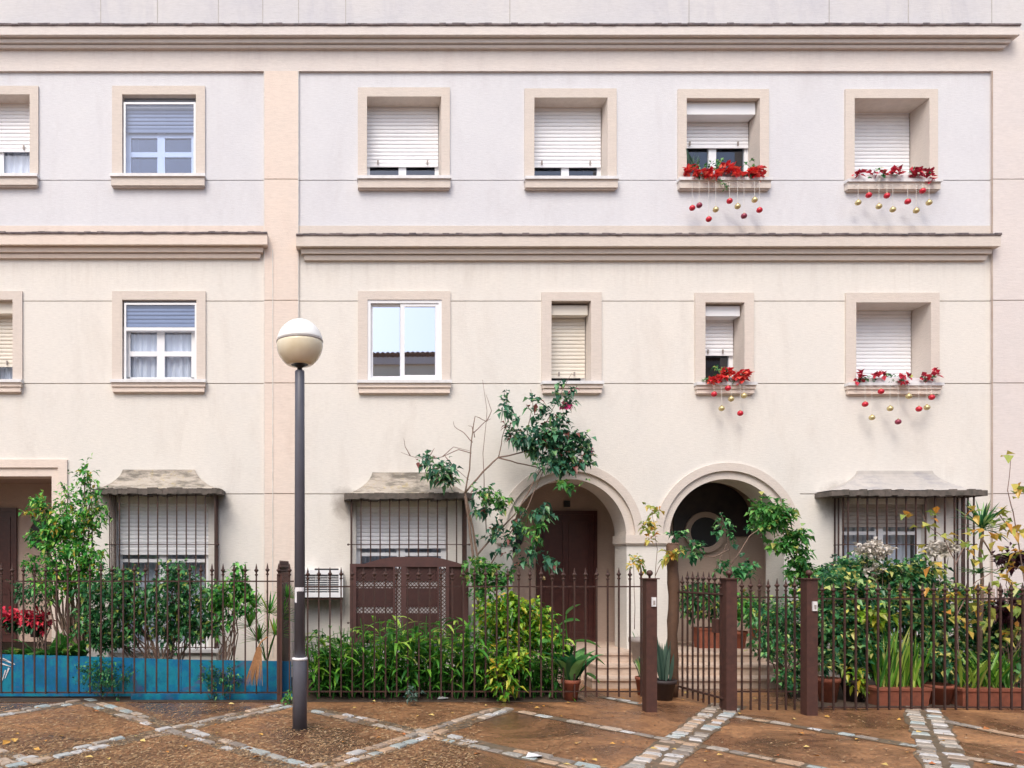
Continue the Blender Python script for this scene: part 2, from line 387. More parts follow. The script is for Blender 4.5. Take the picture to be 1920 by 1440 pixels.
def room(mb, x0, x1, z0, z1, Y, dp=.8):
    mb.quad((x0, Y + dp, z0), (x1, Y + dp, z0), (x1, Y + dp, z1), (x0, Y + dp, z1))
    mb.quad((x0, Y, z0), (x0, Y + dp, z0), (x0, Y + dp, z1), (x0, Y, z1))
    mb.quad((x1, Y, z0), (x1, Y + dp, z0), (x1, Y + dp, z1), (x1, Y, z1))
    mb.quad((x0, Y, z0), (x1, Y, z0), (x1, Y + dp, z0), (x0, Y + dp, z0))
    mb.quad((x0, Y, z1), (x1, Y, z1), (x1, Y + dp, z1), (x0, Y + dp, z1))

HOLES = []
def window(house, ox0, ox1, oy0, oy1, sx0, sx1, sy0, lo, d=.28, sh=None, shmat='shutter', style='two', box=None, steps=1,
           cur=False, label=None, trim=True):
    x0, x1, zt, zb = wx(ox0), wx(ox1), wz(oy0), wz(oy1)
    X_0, X_1, ZT = wx(sx0), wx(sx1), wz(sy0)
    yf = 10.972; yb = D + d
    mb = MB()
    mb.box(X_0, x0, yf, yb, zb, ZT); mb.box(x1, X_1, yf, yb, zb, ZT); mb.box(x0, x1, yf, yb, zt, ZT)
    mb.box(x0 - .02, x1 + .02, D + .03, yb + .1, zb - .1, zb - .002)
    w = mb.build('window', M['trim'], house)
    if label: w['label'] = label
    HOLES.append((X_0 + .02, X_1 - .02, zb - .03, ZT - .02))
    # sill
    mb = MB(); z = zb
    mb.box(X_0 - .012, X_1 + .012, 10.90, yb, z - .042, z); mb.build('sill', M['sill'], w)
    mb = MB(); z -= .042; hh = (z - wz(lo)) / steps
    for k in range(steps):
        mb.box(X_0 + .0 + .012 * k, X_1 - .012 * k, 10.925 + .018 * k, D + .0, z - hh + .014, z)
        mb.box(X_0 + .015 + .012 * k, X_1 - .015 - .012 * k, 10.945 + .018 * k, D, z - hh, z - hh + .014)
        z -= hh
    mb.build('sill_moulding', M['trim'] if steps == 1 else M['peach'], w)
    ztop = zt
    if box:
        mb = MB(); zb_ = wz(box[1]); mb.box(x0 + .005, x1 - .02, D + .06, yb - .005, zb_, wz(box[0]))
        mb.build('shutter_box', M[box[2]], w); ztop = zb_
    yc = yb - .075
    fr = MB(); gx0, gx1 = x0 + .0, x1 - .0
    if style in ('two', 'grid', 'inner'):
        frame_rect(fr, gx0, gx1, zb, ztop, yb - .05, .055)
        mid = (gx0 + gx1) / 2; fr.box(mid - .055, mid + .055, yb - .052, yb - .01, zb + .05, ztop - .05)
        if style != 'two': 
            ysh = yb - .05
            zlo_ = wz(oy1, ysh); zm = zlo_ + (wz(sh[2], ysh) - zlo_) * .5
            fr.box(gx0 + .05, gx1 - .05, yb - .051, yb - .012, zm - .035, zm + .035)
            zt2 = wz(sh[1], ysh) - .015
            fr.box(gx0 + .05, gx1 - .05, yb - .051, yb - .012, zt2 - .06, zt2)
            for xx in (gx0 + .04, gx1 - .09): fr.box(xx, xx + .05, yb - .0515, yb - .012, zb + .05, zt2)
            fr.box(gx0 + .05, gx1 - .05, yb - .0515, yb - .012, zb + .05, zlo_ + .05)
        fr.build('window_frame', M['white'], w)
    elif style == 'one':
        frame_rect(fr, gx0, gx1, zb, ztop, yb - .05, .06); fr.build('window_frame', M['white'], w)
    elif style == 'slide':
        yb = D + .06
        frame_rect(fr, gx0, gx1, zb, ztop, 10.985, .045, .09)
        mid = (gx0 + gx1) / 2
        frame_rect(fr, gx0 + .03, mid + .02, zb + .03, ztop - .03, D + .03, .05, .025)
        frame_rect(fr, mid - .06, gx1 - .03, zb + .03, ztop - .03, D - .002, .06, .028)
        fr.build('window_frame', M['white'], w)
        g1 = MB(); g1.quad((gx0 + .07, D + .045, zb + .07), (mid - .02, D + .045, zb + .07), (mid - .02, D + .045, ztop - .07), (gx0 + .07, D + .045, ztop - .07)); g1.build('pane', M['mirror'], w)
        g1 = MB(); g1.quad((mid - .01, D + .016, zb + .08), (gx1 - .08, D + .016, zb + .08), (gx1 - .08, D + .016, ztop - .08), (mid - .01, D + .016, ztop - .08)); g1.build('pane', M['mirror'], w)
    if style != 'slide':
        p = MB(); yy = yb - .025
        p.quad((gx0 + .02, yy, zb + .03), (gx1 - .02, yy, zb + .03), (gx1 - .02, yy, ztop), (gx0 + .02, yy, ztop)); p.build('pane', M['glass'], w)
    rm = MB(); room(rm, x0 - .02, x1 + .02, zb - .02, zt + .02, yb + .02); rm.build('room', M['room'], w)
    if cur: curtain(gx0 + .04, gx1 - .04, zb, ztop, yb + .03, w)
    if sh:
        m = MB(); slats(m, gx0 + .012, gx1 - .012, ztop, wz(sh[1], yc if style not in ('inner', 'grid') else yb - .085), yc if style != 'inner' and style != 'grid' else yb - .085)
        s_ = m.build('roller_shutter', M[shmat], w)
        for xx in (gx0 + .17, gx1 - .17):
            t = MB(); t.box(xx - .01, xx + .01, yc - .03, yc - .012, wz(sh[1], yc) + .03, wz(sh[1], yc) + .085)
            if style != 'inner' and style != 'grid': t.build('shutter_stop', M['grey_urn'], w)
    return w

EDGE_L, EDGE_R = -9.0, 14.0
PL0, PL1 = wx(495), wx(560)          # pilaster between the two houses
PR = wx(1856)                         # start of the corner pier
ZTOP = wz(0) + .9
GUP, G1_, G2_, G3_ = wz(338), wz(564.5), wz(719), wz(926)
Z_PANEL = wz(136); Z_STRING = wz(425)
h1 = empty('terraced_house', (-4, D, 0), 'cream rendered house with square doorway left of the peach pilaster', 'house', 'terraced houses in a row')
h2 = empty('terraced_house', (4, D, 0), 'cream rendered house with two round arches and flowered windowsills', 'house', 'terraced houses in a row')
h3 = empty('terraced_house', (11, D, 0), 'plain beige end wall beyond the vertical joint at far right', 'house', 'terraced houses in a row')

# windows ----------------------------------------------------------
window(h1, -83, 57, 179, 331, -101, 73, 163, 353, .28, (0, 285), style='two', cur=True)
wU2 = window(h1, 230, 368, 179, 331, 211, 385, 163, 354, .16, (0, 249, 249), 'shutter_blue', style='inner')
window(h1, -70, 25, 563, 714, -88, 43, 547, 738, .28, (0, 688), 'shutter_cream', style='two', cur=True, box=(563, 585, 'shutter_cream'), steps=2)
wF2 = window(h1, 230, 369, 563, 714, 211, 386, 547, 738, .12, (0, 613, 613), 'shutter_blue', style='grid', cur=True, steps=2)
window(h2, 688, 827, 183, 335, 671, 843, 166, 358, .30, (0, 313))
window(h2, 1001, 1138, 185, 336, 983, 1155, 168, 358, .30, (0, 314))
window(h2, 1286, 1423, 186, 338, 1270, 1440, 169, 359, .34, (0, 278), box=(187, 210, 'white'))
window(h2, 1600, 1740, 186, 341, 1583, 1756, 169, 361, .42, (0, 332))
window(h2, 689, 828, 563, 715, 671, 844, 547, 740, .06, None, style='slide', steps=2)
window(h2, 1033, 1107, 565, 717, 1015, 1127, 549, 740, .28, (0, 709), 'shutter_cream', style='one', box=(570, 588, 'shutter_cream'), steps=2)
window(h2, 1321, 1394, 568, 719, 1302, 1412, 550, 741, .34, (0, 667), style='one', box=(571, 590, 'white'), steps=2)
window(h2, 1603, 1743, 568, 720, 1584, 1759, 550, 742, .42, (0, 714), 'shutter', steps=2)
# outer storm glazing of the two left windows
for w_, (a, b_, c, d_) in ((wU2, (232, 367, 192, 331)), (wF2, (233, 369, 568, 714))):
    m = MB(); frame_rect(m, wx(a), wx(b_), wz(d_), wz(c), D - .005, .028, .03)
    if w_ is wF2: m.box(wx(a) + .028, wx(b_) - .028, D - .004, D + .024, wz(620), wz(614))
    m.build('storm_frame', M['white'], w_)
    m = MB()
    zz = wz(d_) if w_ is wU2 else wz(614)
    m.quad((wx(a), D + .012, zz), (wx(b_), D + .012, zz), (wx(b_), D + .012, wz(c)), (wx(a), D + .012, wz(c)))
    m.build('storm_pane', M['blue_glass'], w_)

# ground floor caged windows ---------------------------------------
def caged(house, ox0, ox1, oyt, oyb, shy, cxa, cxb, ctop0, ctop1, cty, cby, gxa, gxb, n, cmat, fl='white', shm='shutter', label=None):
    x0, x1, zt, zb = wx(ox0), wx(ox1), wz(oyt), wz(oyb)
    mb = MB(); d = .16; yb = D + d
    mb.box(x0 - .05, x0, D - .004, yb, zb, zt); mb.box(x1, x1 + .05, D - .004, yb, zb, zt); mb.box(x0 - .05, x1 + .05, D - .004, yb, zt, zt + .05)
    mb.box(x0 - .05, x1 + .05, D - .004, yb, zb - .05, zb)
    w = mb.build('window', M['wall'], house)
    if label: w['label'] = label
    HOLES.append((x0 - .04, x1 + .04, zb - .04, zt + .04))
    fr = MB(); frame_rect(fr, x0, x1, zb, zt, yb - .05, .07)
    mid = (x0 + x1) / 2; fr.box(mid - .06, mid + .06, yb - .052, yb - .01, zb + .05, zt - .05)
    zs = wz(shy); fr.box(x0 + .05, x1 - .05, yb - .051, yb - .012, zs - .11, zs - .06)
    fr.build('window_frame', M[fl], w)
    p = MB(); p.quad((x0, yb - .025, zb), (x1, yb - .025, zb), (x1, yb - .025, zt), (x0, yb - .025, zt)); p.build('pane', M['glass'], w)
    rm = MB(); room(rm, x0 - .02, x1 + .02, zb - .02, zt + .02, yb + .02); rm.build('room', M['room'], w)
    curtain(x0 + .04, x1 - .04, zb, zt, yb + .12, w)
    m = MB(); slats(m, x0 + .01, x1 - .01, zt, zs, yb - .085, .058); m.build('roller_shutter', M[shm], w)
    # canopy
    P = .36; yfr = D - P
    bx0, bx1 = wx(cxa, yfr), wx(cxb, yfr); tx0, tx1 = wx(ctop0), wx(ctop1)
    zt_, zb_ = wz(cty), wz(cby, yfr); zs_ = zb_ + .085
    mb = MB(); lv = []
    for k in range(9):
        t = k / 8; e = t ** 1.5
        lv.append((tx0 + (bx0 - tx0) * e, tx1 + (bx1 - tx1) * e, D - .03 - (P - .05) * e, zt_ + (zs_ - zt_) * (1 - (1 - t) ** 1.35)))
    for k in range(8):
        a, b_ = lv[k], lv[k + 1]
        N = 14
        for i in range(N):
            f0, f1 = i / N, (i + 1) / N
            mb.quad((b_[0] + (b_[1] - b_[0]) * f0, b_[2], b_[3]), (b_[0] + (b_[1] - b_[0]) * f1, b_[2], b_[3]), (a[0] + (a[1] - a[0]) * f1, a[2], a[3]), (a[0] + (a[1] - a[0]) * f0, a[2], a[3]))
        mb.quad((a[0], D, a[3]), (b_[0], D, b_[3]), (b_[0], b_[2], b_[3]), (a[0], a[2], a[3]))
        mb.quad((a[1], a[2], a[3]), (b_[1], b_[2], b_[3]), (b_[1], D, b_[3]), (a[1], D, a[3]))
    a = lv[0]; mb.quad((a[0], D, a[3]), (a[0], a[2], a[3]), (a[1], a[2], a[3]), (a[1], D, a[3]))
    cn = mb.build('window_canopy', M[cmat], house, True)
    mb = MB(); N = 26; ww = (bx1 - bx0 + .06) / N
    for i in range(N):
        j = U(0, .012); x = bx0 - .03 + i * ww
        mb.box(x, x + ww, yfr - .01 - j, D, zb_ + U(-.006, .014), zs_ + U(-.016, .012))
    mb.build('canopy_slab', M['canopy_edge'], cn)
    # grille
    yg = D - .30; mb = MB(); a, b_ = wx(gxa, yg), wx(gxb, yg); zlo = wz(oyb, yg) - .02
    for i in range(n):
        x = a + (b_ - a) * i / (n - 1); mb.box(x - .008, x + .008, yg - .008, yg + .008, zlo, zb_ + .01)
    for x in (a, b_):
        for y in (yg + .1, yg + .2, D - .02): mb.box(x - .008, x + .008, y - .008, y + .008, zlo, zb_ + .01)
    for zz in (wz(1021, yg), zlo + .02, zlo + .36):
        mb.box(a - .04, b_ + .04, yg + .009, yg + .021, zz - .006, zz + .006)
        for x in (a, b_): mb.box(x - .0075, x + .0075, yg + .02, D, zz - .006, zz + .006)
        for x in (a - .045, b_ + .045): mb.lathe([(.002, -.016), (.016, -.005), (.016, .005), (.002, .016)], (x, yg + .015, zz), 8)
    mb.build('window_grille', M['iron'], house)
    mb = MB(); mb.box(a - .05, b_ + .05, yg - .04, D, zlo - .05, zlo - .004); mb.build('sill', M['sill'], w)
    mb = MB(); mb.box(a - .02, b_ + .02, yg, D, zlo - .30, zlo - .05); mb.build('sill_block', M['wall'], w)
caged(h1, 217, 391, 944, 1214, 1040, 178, 412, 231, 366, 881, 927, 206, 403, 12, 'canopy')
caged(h2, 668, 838, 950, 1214, 1028, 650, 884, 698, 836, 886, 936, 659, 874, 13, 'canopy', shm='shutter')
caged(h2, 1578, 1738, 945, 1214, 988, 1562, 1846, 1607, 1745, 883, 930, 1590, 1826, 14, 'canopy_grey', shm='shutter_shaded')

# left entrance ----------------------------------------------------
FL = .40
HOLES.append((wx(-160), wx(118), -1, wz(868)))
mb = MB(); zt0 = wz(862); zi = wz(877); zo = wz(893)
mb.box(wx(-170), wx(127), D - .03, D + .0, zi, zt0); mb.box(wx(110), wx(127), D - .03, D, .0, zi)
mb.box(wx(-170), wx(110), D - .002, D + .35, zo, zi + .05); mb.box(wx(97), wx(110), D - .002, D + .35, 0, zo)
mb.build('doorway_surround', M['peach'], h1)
mb = MB(); xa, xb = wx(-170), wx(97) + .25
YB = 12.1
mb.quad((xa, YB, FL), (xb, YB, FL), (xb, YB, 3), (xa, YB, 3)); mb.quad((xb, D + .3, 0), (xb, YB, 0), (xb, YB, 3), (xb, D + .3, 3))
mb.quad((xa, D, zo + .01), (xb, D + .35, zo + .01), (xb, YB, zo + .01), (xa, YB, zo + .01))
mb.quad((xa, D, 0), (xa, YB, 0), (xa, YB, 3), (xa, D, 3)); 
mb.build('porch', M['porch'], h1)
def door(house, px0, px1, pyt, Y, zf=FL, name='door'):
    x0, x1, zt = wx(px0, Y), wx(px1, Y), wz(pyt, Y)
    mb = MB(); mb.box(x0, x1, Y - .03, Y - .002, zf, zt)
    w = x1 - x0
    frame_rect(mb, x0, x1, zf, zt, Y - .05, .06, .02)
    for i in (0, 1):
        a = x0 + .1 + i * (w - .14) / 2; b_ = a + (w - .26) / 2
        frame_rect(mb, a, b_, zf + .12, zf + .78, Y - .042, .035, .012)
        frame_rect(mb, a, b_, zf + .95, zt - .14, Y - .042, .035, .012)
        for k in range(8):
            a1, a2 = math.pi * k / 8, math.pi * (k + 1) / 8; c = (a + b_) / 2; r = (b_ - a) / 2
            mb.quad((c + r * math.cos(a1), Y - .045, zf + .78 + .12 * math.sin(a1)), (c + r * math.cos(a2), Y - .045, zf + .78 + .12 * math.sin(a2)),
                    (c + r * .8 * math.cos(a2), Y - .045, zf + .78 + .08 * math.sin(a2)), (c + r * .8 * math.cos(a1), Y - .045, zf + .78 + .08 * math.sin(a1)))
    dd = mb.build(name, M['maroon'], house)
    mb = MB(); mb.lathe([(.004, -.035), (.03, -.02), (.03, .02), (.004, .035)], (x0 + .1, Y - .09, zf + 1.0), 10); mb.build('handle', M['gold_ball'], dd, True)
    return dd
door(h1, -90, 33, 953, YB)
def round_window(house, px, py, r, Y, ring=True):
    cx, cz = wx(px, Y), wz(py, Y); mb = MB(); N = 28
    for k in range(N):
        a1, a2 = 2 * math.pi * k / N, 2 * math.pi * (k + 1) / N
        for (r0, y0, r1, y1) in ((r * 1.38, Y - .001, r * 1.36, Y - .03), (r * 1.36, Y - .03, r * 1.02, Y - .03), (r * 1.02, Y - .03, r, Y - .012)):
            mb.quad((cx + r0 * math.cos(a1), y0, cz + r0 * math.sin(a1)), (cx + r0 * math.cos(a2), y0, cz + r0 * math.sin(a2)),
                    (cx + r1 * math.cos(a2), y1, cz + r1 * math.sin(a2)), (cx + r1 * math.cos(a1), y1, cz + r1 * math.sin(a1)))
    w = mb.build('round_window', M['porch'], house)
    mb = MB(); n0 = [(cx + r * math.cos(2 * math.pi * k / N), Y - .012, cz + r * math.sin(2 * math.pi * k / N)) for k in range(N)]
    mb.v = n0; mb.f = [tuple(range(N))]; mb.a = [.5]; mb.build('pane', M['black'], w)
round_window(h1, 88, 1003, .27, YB)

# arches -----------------------------------------------------------
C1, C2, CY = 1068, 1363, 1005
r1, r2, r3 = [v * D / F for v in (107, 122, 137)]
zc = wz(CY); c1, c2 = wx(C1), wx(C2)
AXL, AXR = c1 - r3, c2 + r3
HOLES.append((AXL, AXR, -1, wz(866)))
ZA = wz(866); NA = 40; TH = .46
mb = MB()
for c in (c1, c2):
    for k in range(NA):
        a1, a2 = math.pi * k / NA, math.pi * (k + 1) / NA
        p = lambda r, a, y: (c + r * math.cos(a), y, zc + r * math.sin(a))
        mb.quad(p(r3, a1, D), (p(r3, a1, D)[0], D, ZA), (p(r3, a2, D)[0], D, ZA), p(r3, a2, D))
mb.quad((c1 + r3, D, zc), (c2 - r3, D, zc), (c2 - r3, D, ZA), (c1 + r3, D, ZA))
# piers
for a, b_ in ((AXL, c1 - r1), (c1 + r1, c2 - r1), (c2 + r1, AXR)):
    mb.box(a, b_, D, D + TH, 0, zc)
# inner face of the arch wall
for c, lo, hi in ((c1, c1 - r3 - .1, (c1 + c2) / 2), (c2, (c1 + c2) / 2, c2 + r3 + .1)):
    for k in range(NA):
        a1, a2 = math.pi * k / NA, math.pi * (k + 1) / NA
        mb.quad((c + r1 * math.cos(a1), D + TH, zc + r1 * math.sin(a1)), (c + r1 * math.cos(a1), D + TH, 3.1), (c + r1 * math.cos(a2), D + TH, 3.1), (c + r1 * math.cos(a2), D + TH, zc + r1 * math.sin(a2)))
mb.build('arcade_wall', M['wall'], h2)
for c in (c1, c2):
    mb = MB()
    for k in range(NA):
        a1, a2 = math.pi * k / NA, math.pi * (k + 1) / NA
        p = lambda r, a, y: (c + r * math.cos(a), y, zc + r * math.sin(a))
        mb.quad(p(r3, a1, D), p(r3, a2, D), p(r3, a2, D - .03), p(r3, a1, D - .03))
        mb.quad(p(r3, a1, D - .03), p(r3, a2, D - .03), p(r2, a2, D - .03), p(r2, a1, D - .03))
        mb.quad(p(r2, a1, D - .03), p(r2, a2, D - .03), p(r2, a2, D + .012), p(r2, a1, D + .012))
        mb.quad(p(r2, a1, D + .012), p(r2, a2, D + .012), p(r1, a2, D + .012), p(r1, a1, D + .012))
        mb.quad(p(r1, a1, D + .012), p(r1, a2, D + .012), p(r1, a2, D + TH), p(r1, a1, D + TH))
    mb.build('arch', M['trim'], h2)
for a, b_ in ((AXL - .0, c1 - r1 + .03), (c1 + r1 - .03, c2 - r1 + .03), (c2 + r1 - .03, AXR)):
    mb = MB(); mb.box(a, b_, D - .045, D + TH + .01, wz(1019), wz(1003)); mb.box(a + .015, b_ - .015, D - .025, D + TH + .006, wz(1022), wz(1019))
    mb.build('impost', M['trim'], h2)
# porch interior
mb = MB(); xa, xm, xb = c1 - r3 - .1, (c1 + c2) / 2, c2 + r3 + .1; ZC = 2.98
mb.quad((xa, YB, 0), (xb, YB, 0), (xb, YB, 3.1), (xa, YB, 3.1))
mb.quad((xa, D + TH, 0), (xa, YB, 0), (xa, YB, 3.1), (xa, D + TH, 3.1)); mb.quad((xb, D + TH, 0), (xb, YB, 0), (xb, YB, 3.1), (xb, D + TH, 3.1))
mb.box(xm - .08, xm + .08, D + TH + .001, YB - .001, 0, 3.09)
mb.quad((xa, D + TH, ZC), (xb, D + TH, ZC), (xb, YB, ZC), (xa, YB, ZC))
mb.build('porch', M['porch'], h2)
mb = MB(); mb.box(xa, xb, D - .3, YB, 0, FL); 
mb.build('porch_floor', M['marble'], h2)
mb = MB()
for k, (a, b_) in enumerate(((1110, 1600), (1118, 1478), (1122, 1440))):
    Y = 9.98 + .30 * k; z = .133 * (k + 1)
    xx0, xx1 = wx(a, Y), wx(b_, Y)
    mb.box(xx0, xx1, Y, D - .301 if k == 2 else Y + .33, 0, z - .03); mb.box(xx0 - .01, xx1 + .01, Y - .025, D - .301 if k == 2 else Y + .31, z - .03, z)
mb.build('entrance_steps', M['marble'], h2)
door(h2, 1005, 1118, 958, YB)
round_window(h2, 950, 1005, .26, YB)
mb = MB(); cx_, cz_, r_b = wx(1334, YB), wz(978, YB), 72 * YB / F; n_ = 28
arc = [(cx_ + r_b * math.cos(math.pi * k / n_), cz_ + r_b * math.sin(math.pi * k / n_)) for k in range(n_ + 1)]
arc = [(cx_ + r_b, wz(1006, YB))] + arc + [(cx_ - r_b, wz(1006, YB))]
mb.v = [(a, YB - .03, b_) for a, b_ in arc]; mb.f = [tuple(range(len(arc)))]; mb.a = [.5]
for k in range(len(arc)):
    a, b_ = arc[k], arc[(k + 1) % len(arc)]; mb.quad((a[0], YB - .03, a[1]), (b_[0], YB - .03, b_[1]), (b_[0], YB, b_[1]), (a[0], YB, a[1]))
mb.build('arched_shade_panel', M['shade_panel'], h2)  # added dark panel, stands for the shade in the upper right porch
round_window(h2, 1322, 998, .235, YB - .032)
mb = MB(); x_, _, z_ = W(1062, 945, YB); mb.box(x_ - .045, x_ + .045, YB - .05, YB, z_ - .05, z_ + .05); 
mb.build('doorbell_box', M['black'], h2)
dl = MB(); dl.box(xm + .081, xm + .12, D + TH + .1, YB - .15, FL, 2.45); dd = dl.build('side_door', M['maroon'], h2)

# wall skins -------------------------------------------------------
def holes_for(a, b_): return [h for h in HOLES if h[1] > a and h[0] < b_]
def skin(house, xa, xb, pa=None):
    hs = holes_for(xa, xb)
    mb = MB(); zone(mb, xa, xb, GUP, Z_PANEL, hs, D, False, True); zone(mb, xa, xb, Z_STRING, GUP, hs, D, True, False)
    mb.build('upper_wall', M['wall_top'], house)
    mb = MB(); zone(mb, xa, xb, G1_, Z_STRING, hs, D, False, True); zone(mb, xa, xb, G2_, G1_, hs, D); zone(mb, xa, xb, G3_, G2_, hs, D); zone(mb, xa, xb, -.05, G3_, hs, D, True, False)
    mb.build('wall', M['wall'], house)
    mb = MB(); zone(mb, xa, xb, -.05, Z_PANEL, hs, D + .02, False, False); mb.build('joint', M['groove'], house)
skin(h1, EDGE_L, PL0); skin(h2, PL1, PR)
def proud(house, xa, xb, mat, name, zs, Yf=D - .035, left=True, right=True, top=Z_PANEL):
    mb = MB(); zz = [-.05] + sorted(zs) + [top]
    for i in range(len(zz) - 1):
        zb, zt = zz[i] + (GAP if i else 0), zz[i + 1] - (GAP if i < len(zz) - 2 else 0)
        mb.box(xa, xb, Yf, D + .03, zb, zt)
    o = mb.build(name, mat, house)
    g_ = MB(); g_.box(xa + .004, xb - .004, Yf + .018, D + .02, 0, top - .01); g_.build('pilaster_joint', M['groove'], house)
    return o
proud(h2, PL0, PL1, M['peach'], 'pilaster', [GUP, G1_, G2_, G3_])
g_ = MB()
for x in (PL0 + .004, PL1 - .004): g_.box(x - .005, x + .005, D - .0365, D - .03, 0, Z_PANEL)
g_.box(wx(511), wx(512.5), D - .042, D - .034, .3, wz(470)); g_.build('cable', M['string'], h2)
proud(h3, PR, EDGE_R, M['pier'], 'wall', [GUP, G1_, G2_, G3_])
mb = MB(); mb.box(PR - .008, PR + .012, D - .038, D - .033, 0, Z_PANEL); mb.build('wall_joint', M['groove'], h3)
# frieze, cornices, parapet
def run(house, xa, xb, name, mat, y0, y1, zt, zb): 
    mb = MB(); mb.box(xa, xb, y0, y1, zb, zt); return mb.build(name, mat, house)
for hs_, xa, xb in ((h1, EDGE_L, PL0), (h2, PL0, PR), (h3, PR, EDGE_R)):
    run(hs_, xa, xb, 'frieze', M['frieze'], D - .035, D + .03, wz(60), Z_PANEL + .0)
    mb = MB(); mb.box(xa, xb, D - .03, D + .2, wz(60), ZTOP); pp = mb.build('parapet', M['parapet'], hs_)
    for px in (190, 296, 410, 493, 560, 648, 955, 1290, 1552, 1700, 1856):
        x = wx(px)
        if xa <= x < xb:
            jt = MB(); jt.box(x - .005, x + .005, D - .033, D, wz(64), ZTOP - .02); jt.build('parapet_joint', M['canopy_grey'], pp)
def cornice(house, xa, xb, ytop, yband, ylow, yend, endl, endr, P, mat, name):
    """top slab, cyma below and a thin weathered lip; ends mitred back when asked"""
    mb = MB()
    def prism(zt, zb, pt, pb):
        l0, l1 = (pt if endl else 0), (pb if endl else 0); q0, q1 = (pt if endr else 0), (pb if endr else 0)
        a = [(xa - l0, D - pt, zt), (xb + q0, D - pt, zt), (xb + q1, D - pb, zb), (xa - l1, D - pb, zb)]
        b_ = [(x, D + .03, z) for x, _, z in a]
        mb.quad(*a); mb.quad(a[0], b_[0], b_[1], a[1]); mb.quad(a[2], b_[2], b_[3], a[3]); mb.quad(a[0], a[3], b_[3], b_[0]); mb.quad(a[1], b_[1], b_[2], a[2])
    zt, z1, z2, z3 = wz(ytop), wz(yband), wz(ylow), wz(yend)
    prism(zt, z1, P, P)
    prism(z1, z1 - .018, P - .075, P - .075)
    prism(z1 - .018, z2, P - .062, P - .07)
    prism(z2, z2 - .014, P - .12, P - .12)
    prism(z2 - .014, z3, P - .10, P - .115)
    o = mb.build(name, mat, house)
    mb = MB(); n = int((xb - xa) / .09); e0 = (P if endl else 0); e1 = (P if endr else 0)
    L = (xb + e1) - (xa - e0)
    for i in range(n):
        a = xa - e0 + L * i / n; b_ = xa - e0 + L * (i + 1) / n; j = U(-.006, .006)
        mb.box(a, b_ + .001, D - P - .012 - abs(j), D, zt - .004 + j * .4, zt + .022 + j)
    mb.build('weathered_lip', M['grime'], o)
XRC = wx(1900, D - .2)
cornice(h1, EDGE_L, PL0, 66, 83, 91, 97, False, False, .20, M['frieze'], 'cornice')
cornice(h2, PL0, XRC - .1, 66, 83, 91, 97, False, True, .20, M['frieze'], 'cornice')
cornice(h1, EDGE_L, PL0 - .10, 447, 467, 477, 486, False, True, .16, M['peach'], 'string_course')
cornice(h2, PL1 + .13, PR - .14, 450, 470, 480, 490, True, True, .16, M['trim'], 'string_course')
for hs_, xa, xb, m_ in ((h1, EDGE_L, PL0, 'peach'), (h2, PL1, PR, 'trim')):
    mb = MB(); mb.box(xa, xb, D - .014, D + .02, wz(446), wz(424)); mb.build('band', M[m_], hs_)
# body behind the facade so the houses have depth
for hs_, xa, xb in ((h1, EDGE_L, PL0), (h2, PL0, PR), (h3, PR, EDGE_R)):
    mb = MB(); mb.box(xa + .01, xb - .01, 13.0, 21, 0, ZTOP - .3); 
    mb.box(xa, xb, D + .2, 13.0, ZTOP - .45, ZTOP - .3); mb.build('house_body', M['wall'], hs_)
for x, hs_ in ((EDGE_L, h1), (EDGE_R - .02, h3)):
    mb = MB(); mb.box(x, x + .02, D + .03, 13, 0, ZTOP - .45); mb.build('side_wall', M['wall'], hs_)

# ------------------------------------------------------------------ ground
mb = MB(); mb.quad((-60, -60, 0), (60, -60, 0), (60, 60, 0), (-60, 60, 0)); kind(mb.build('ground', M['ground']), 'structure')
mb = MB(); mb.quad((-8, 8.98, .006), (wx(1100, 9), 8.98, .006), (wx(1100, 9), D, .006), (-8, D, .006)); mb.quad((wx(1525, 8.6), 8.62, .006), (11, 8.62, .006), (11, D, .006), (wx(1600, 9), D, .006))
kind(mb.build('garden_soil', M['soil']), 'structure')
bands = [((-140, 1362), (165, 1314), 2), ((150, 1312), (600, 1452), 2), ((-60, 1452), (545, 1321), 2), ((585, 1331), (1200, 1462), 2),
         ((560, 1455), (945, 1329), 2), ((970, 1334), (1560, 1446), 1), ((1366, 1322), (1195, 1456), 3), ((1372, 1342), (1740, 1404), 1),
         ((1728, 1326), (1782, 1456), 3), ((-60, 1398), (60, 1436), 2), ((1790, 1418), (1990, 1452), 1), ((1740, 1347), (1960, 1392), 1), ((1128, 1307), (1215, 1324), 1), ((1520, 1330), (1700, 1352), 0)]
st = MB(); mo = MB()
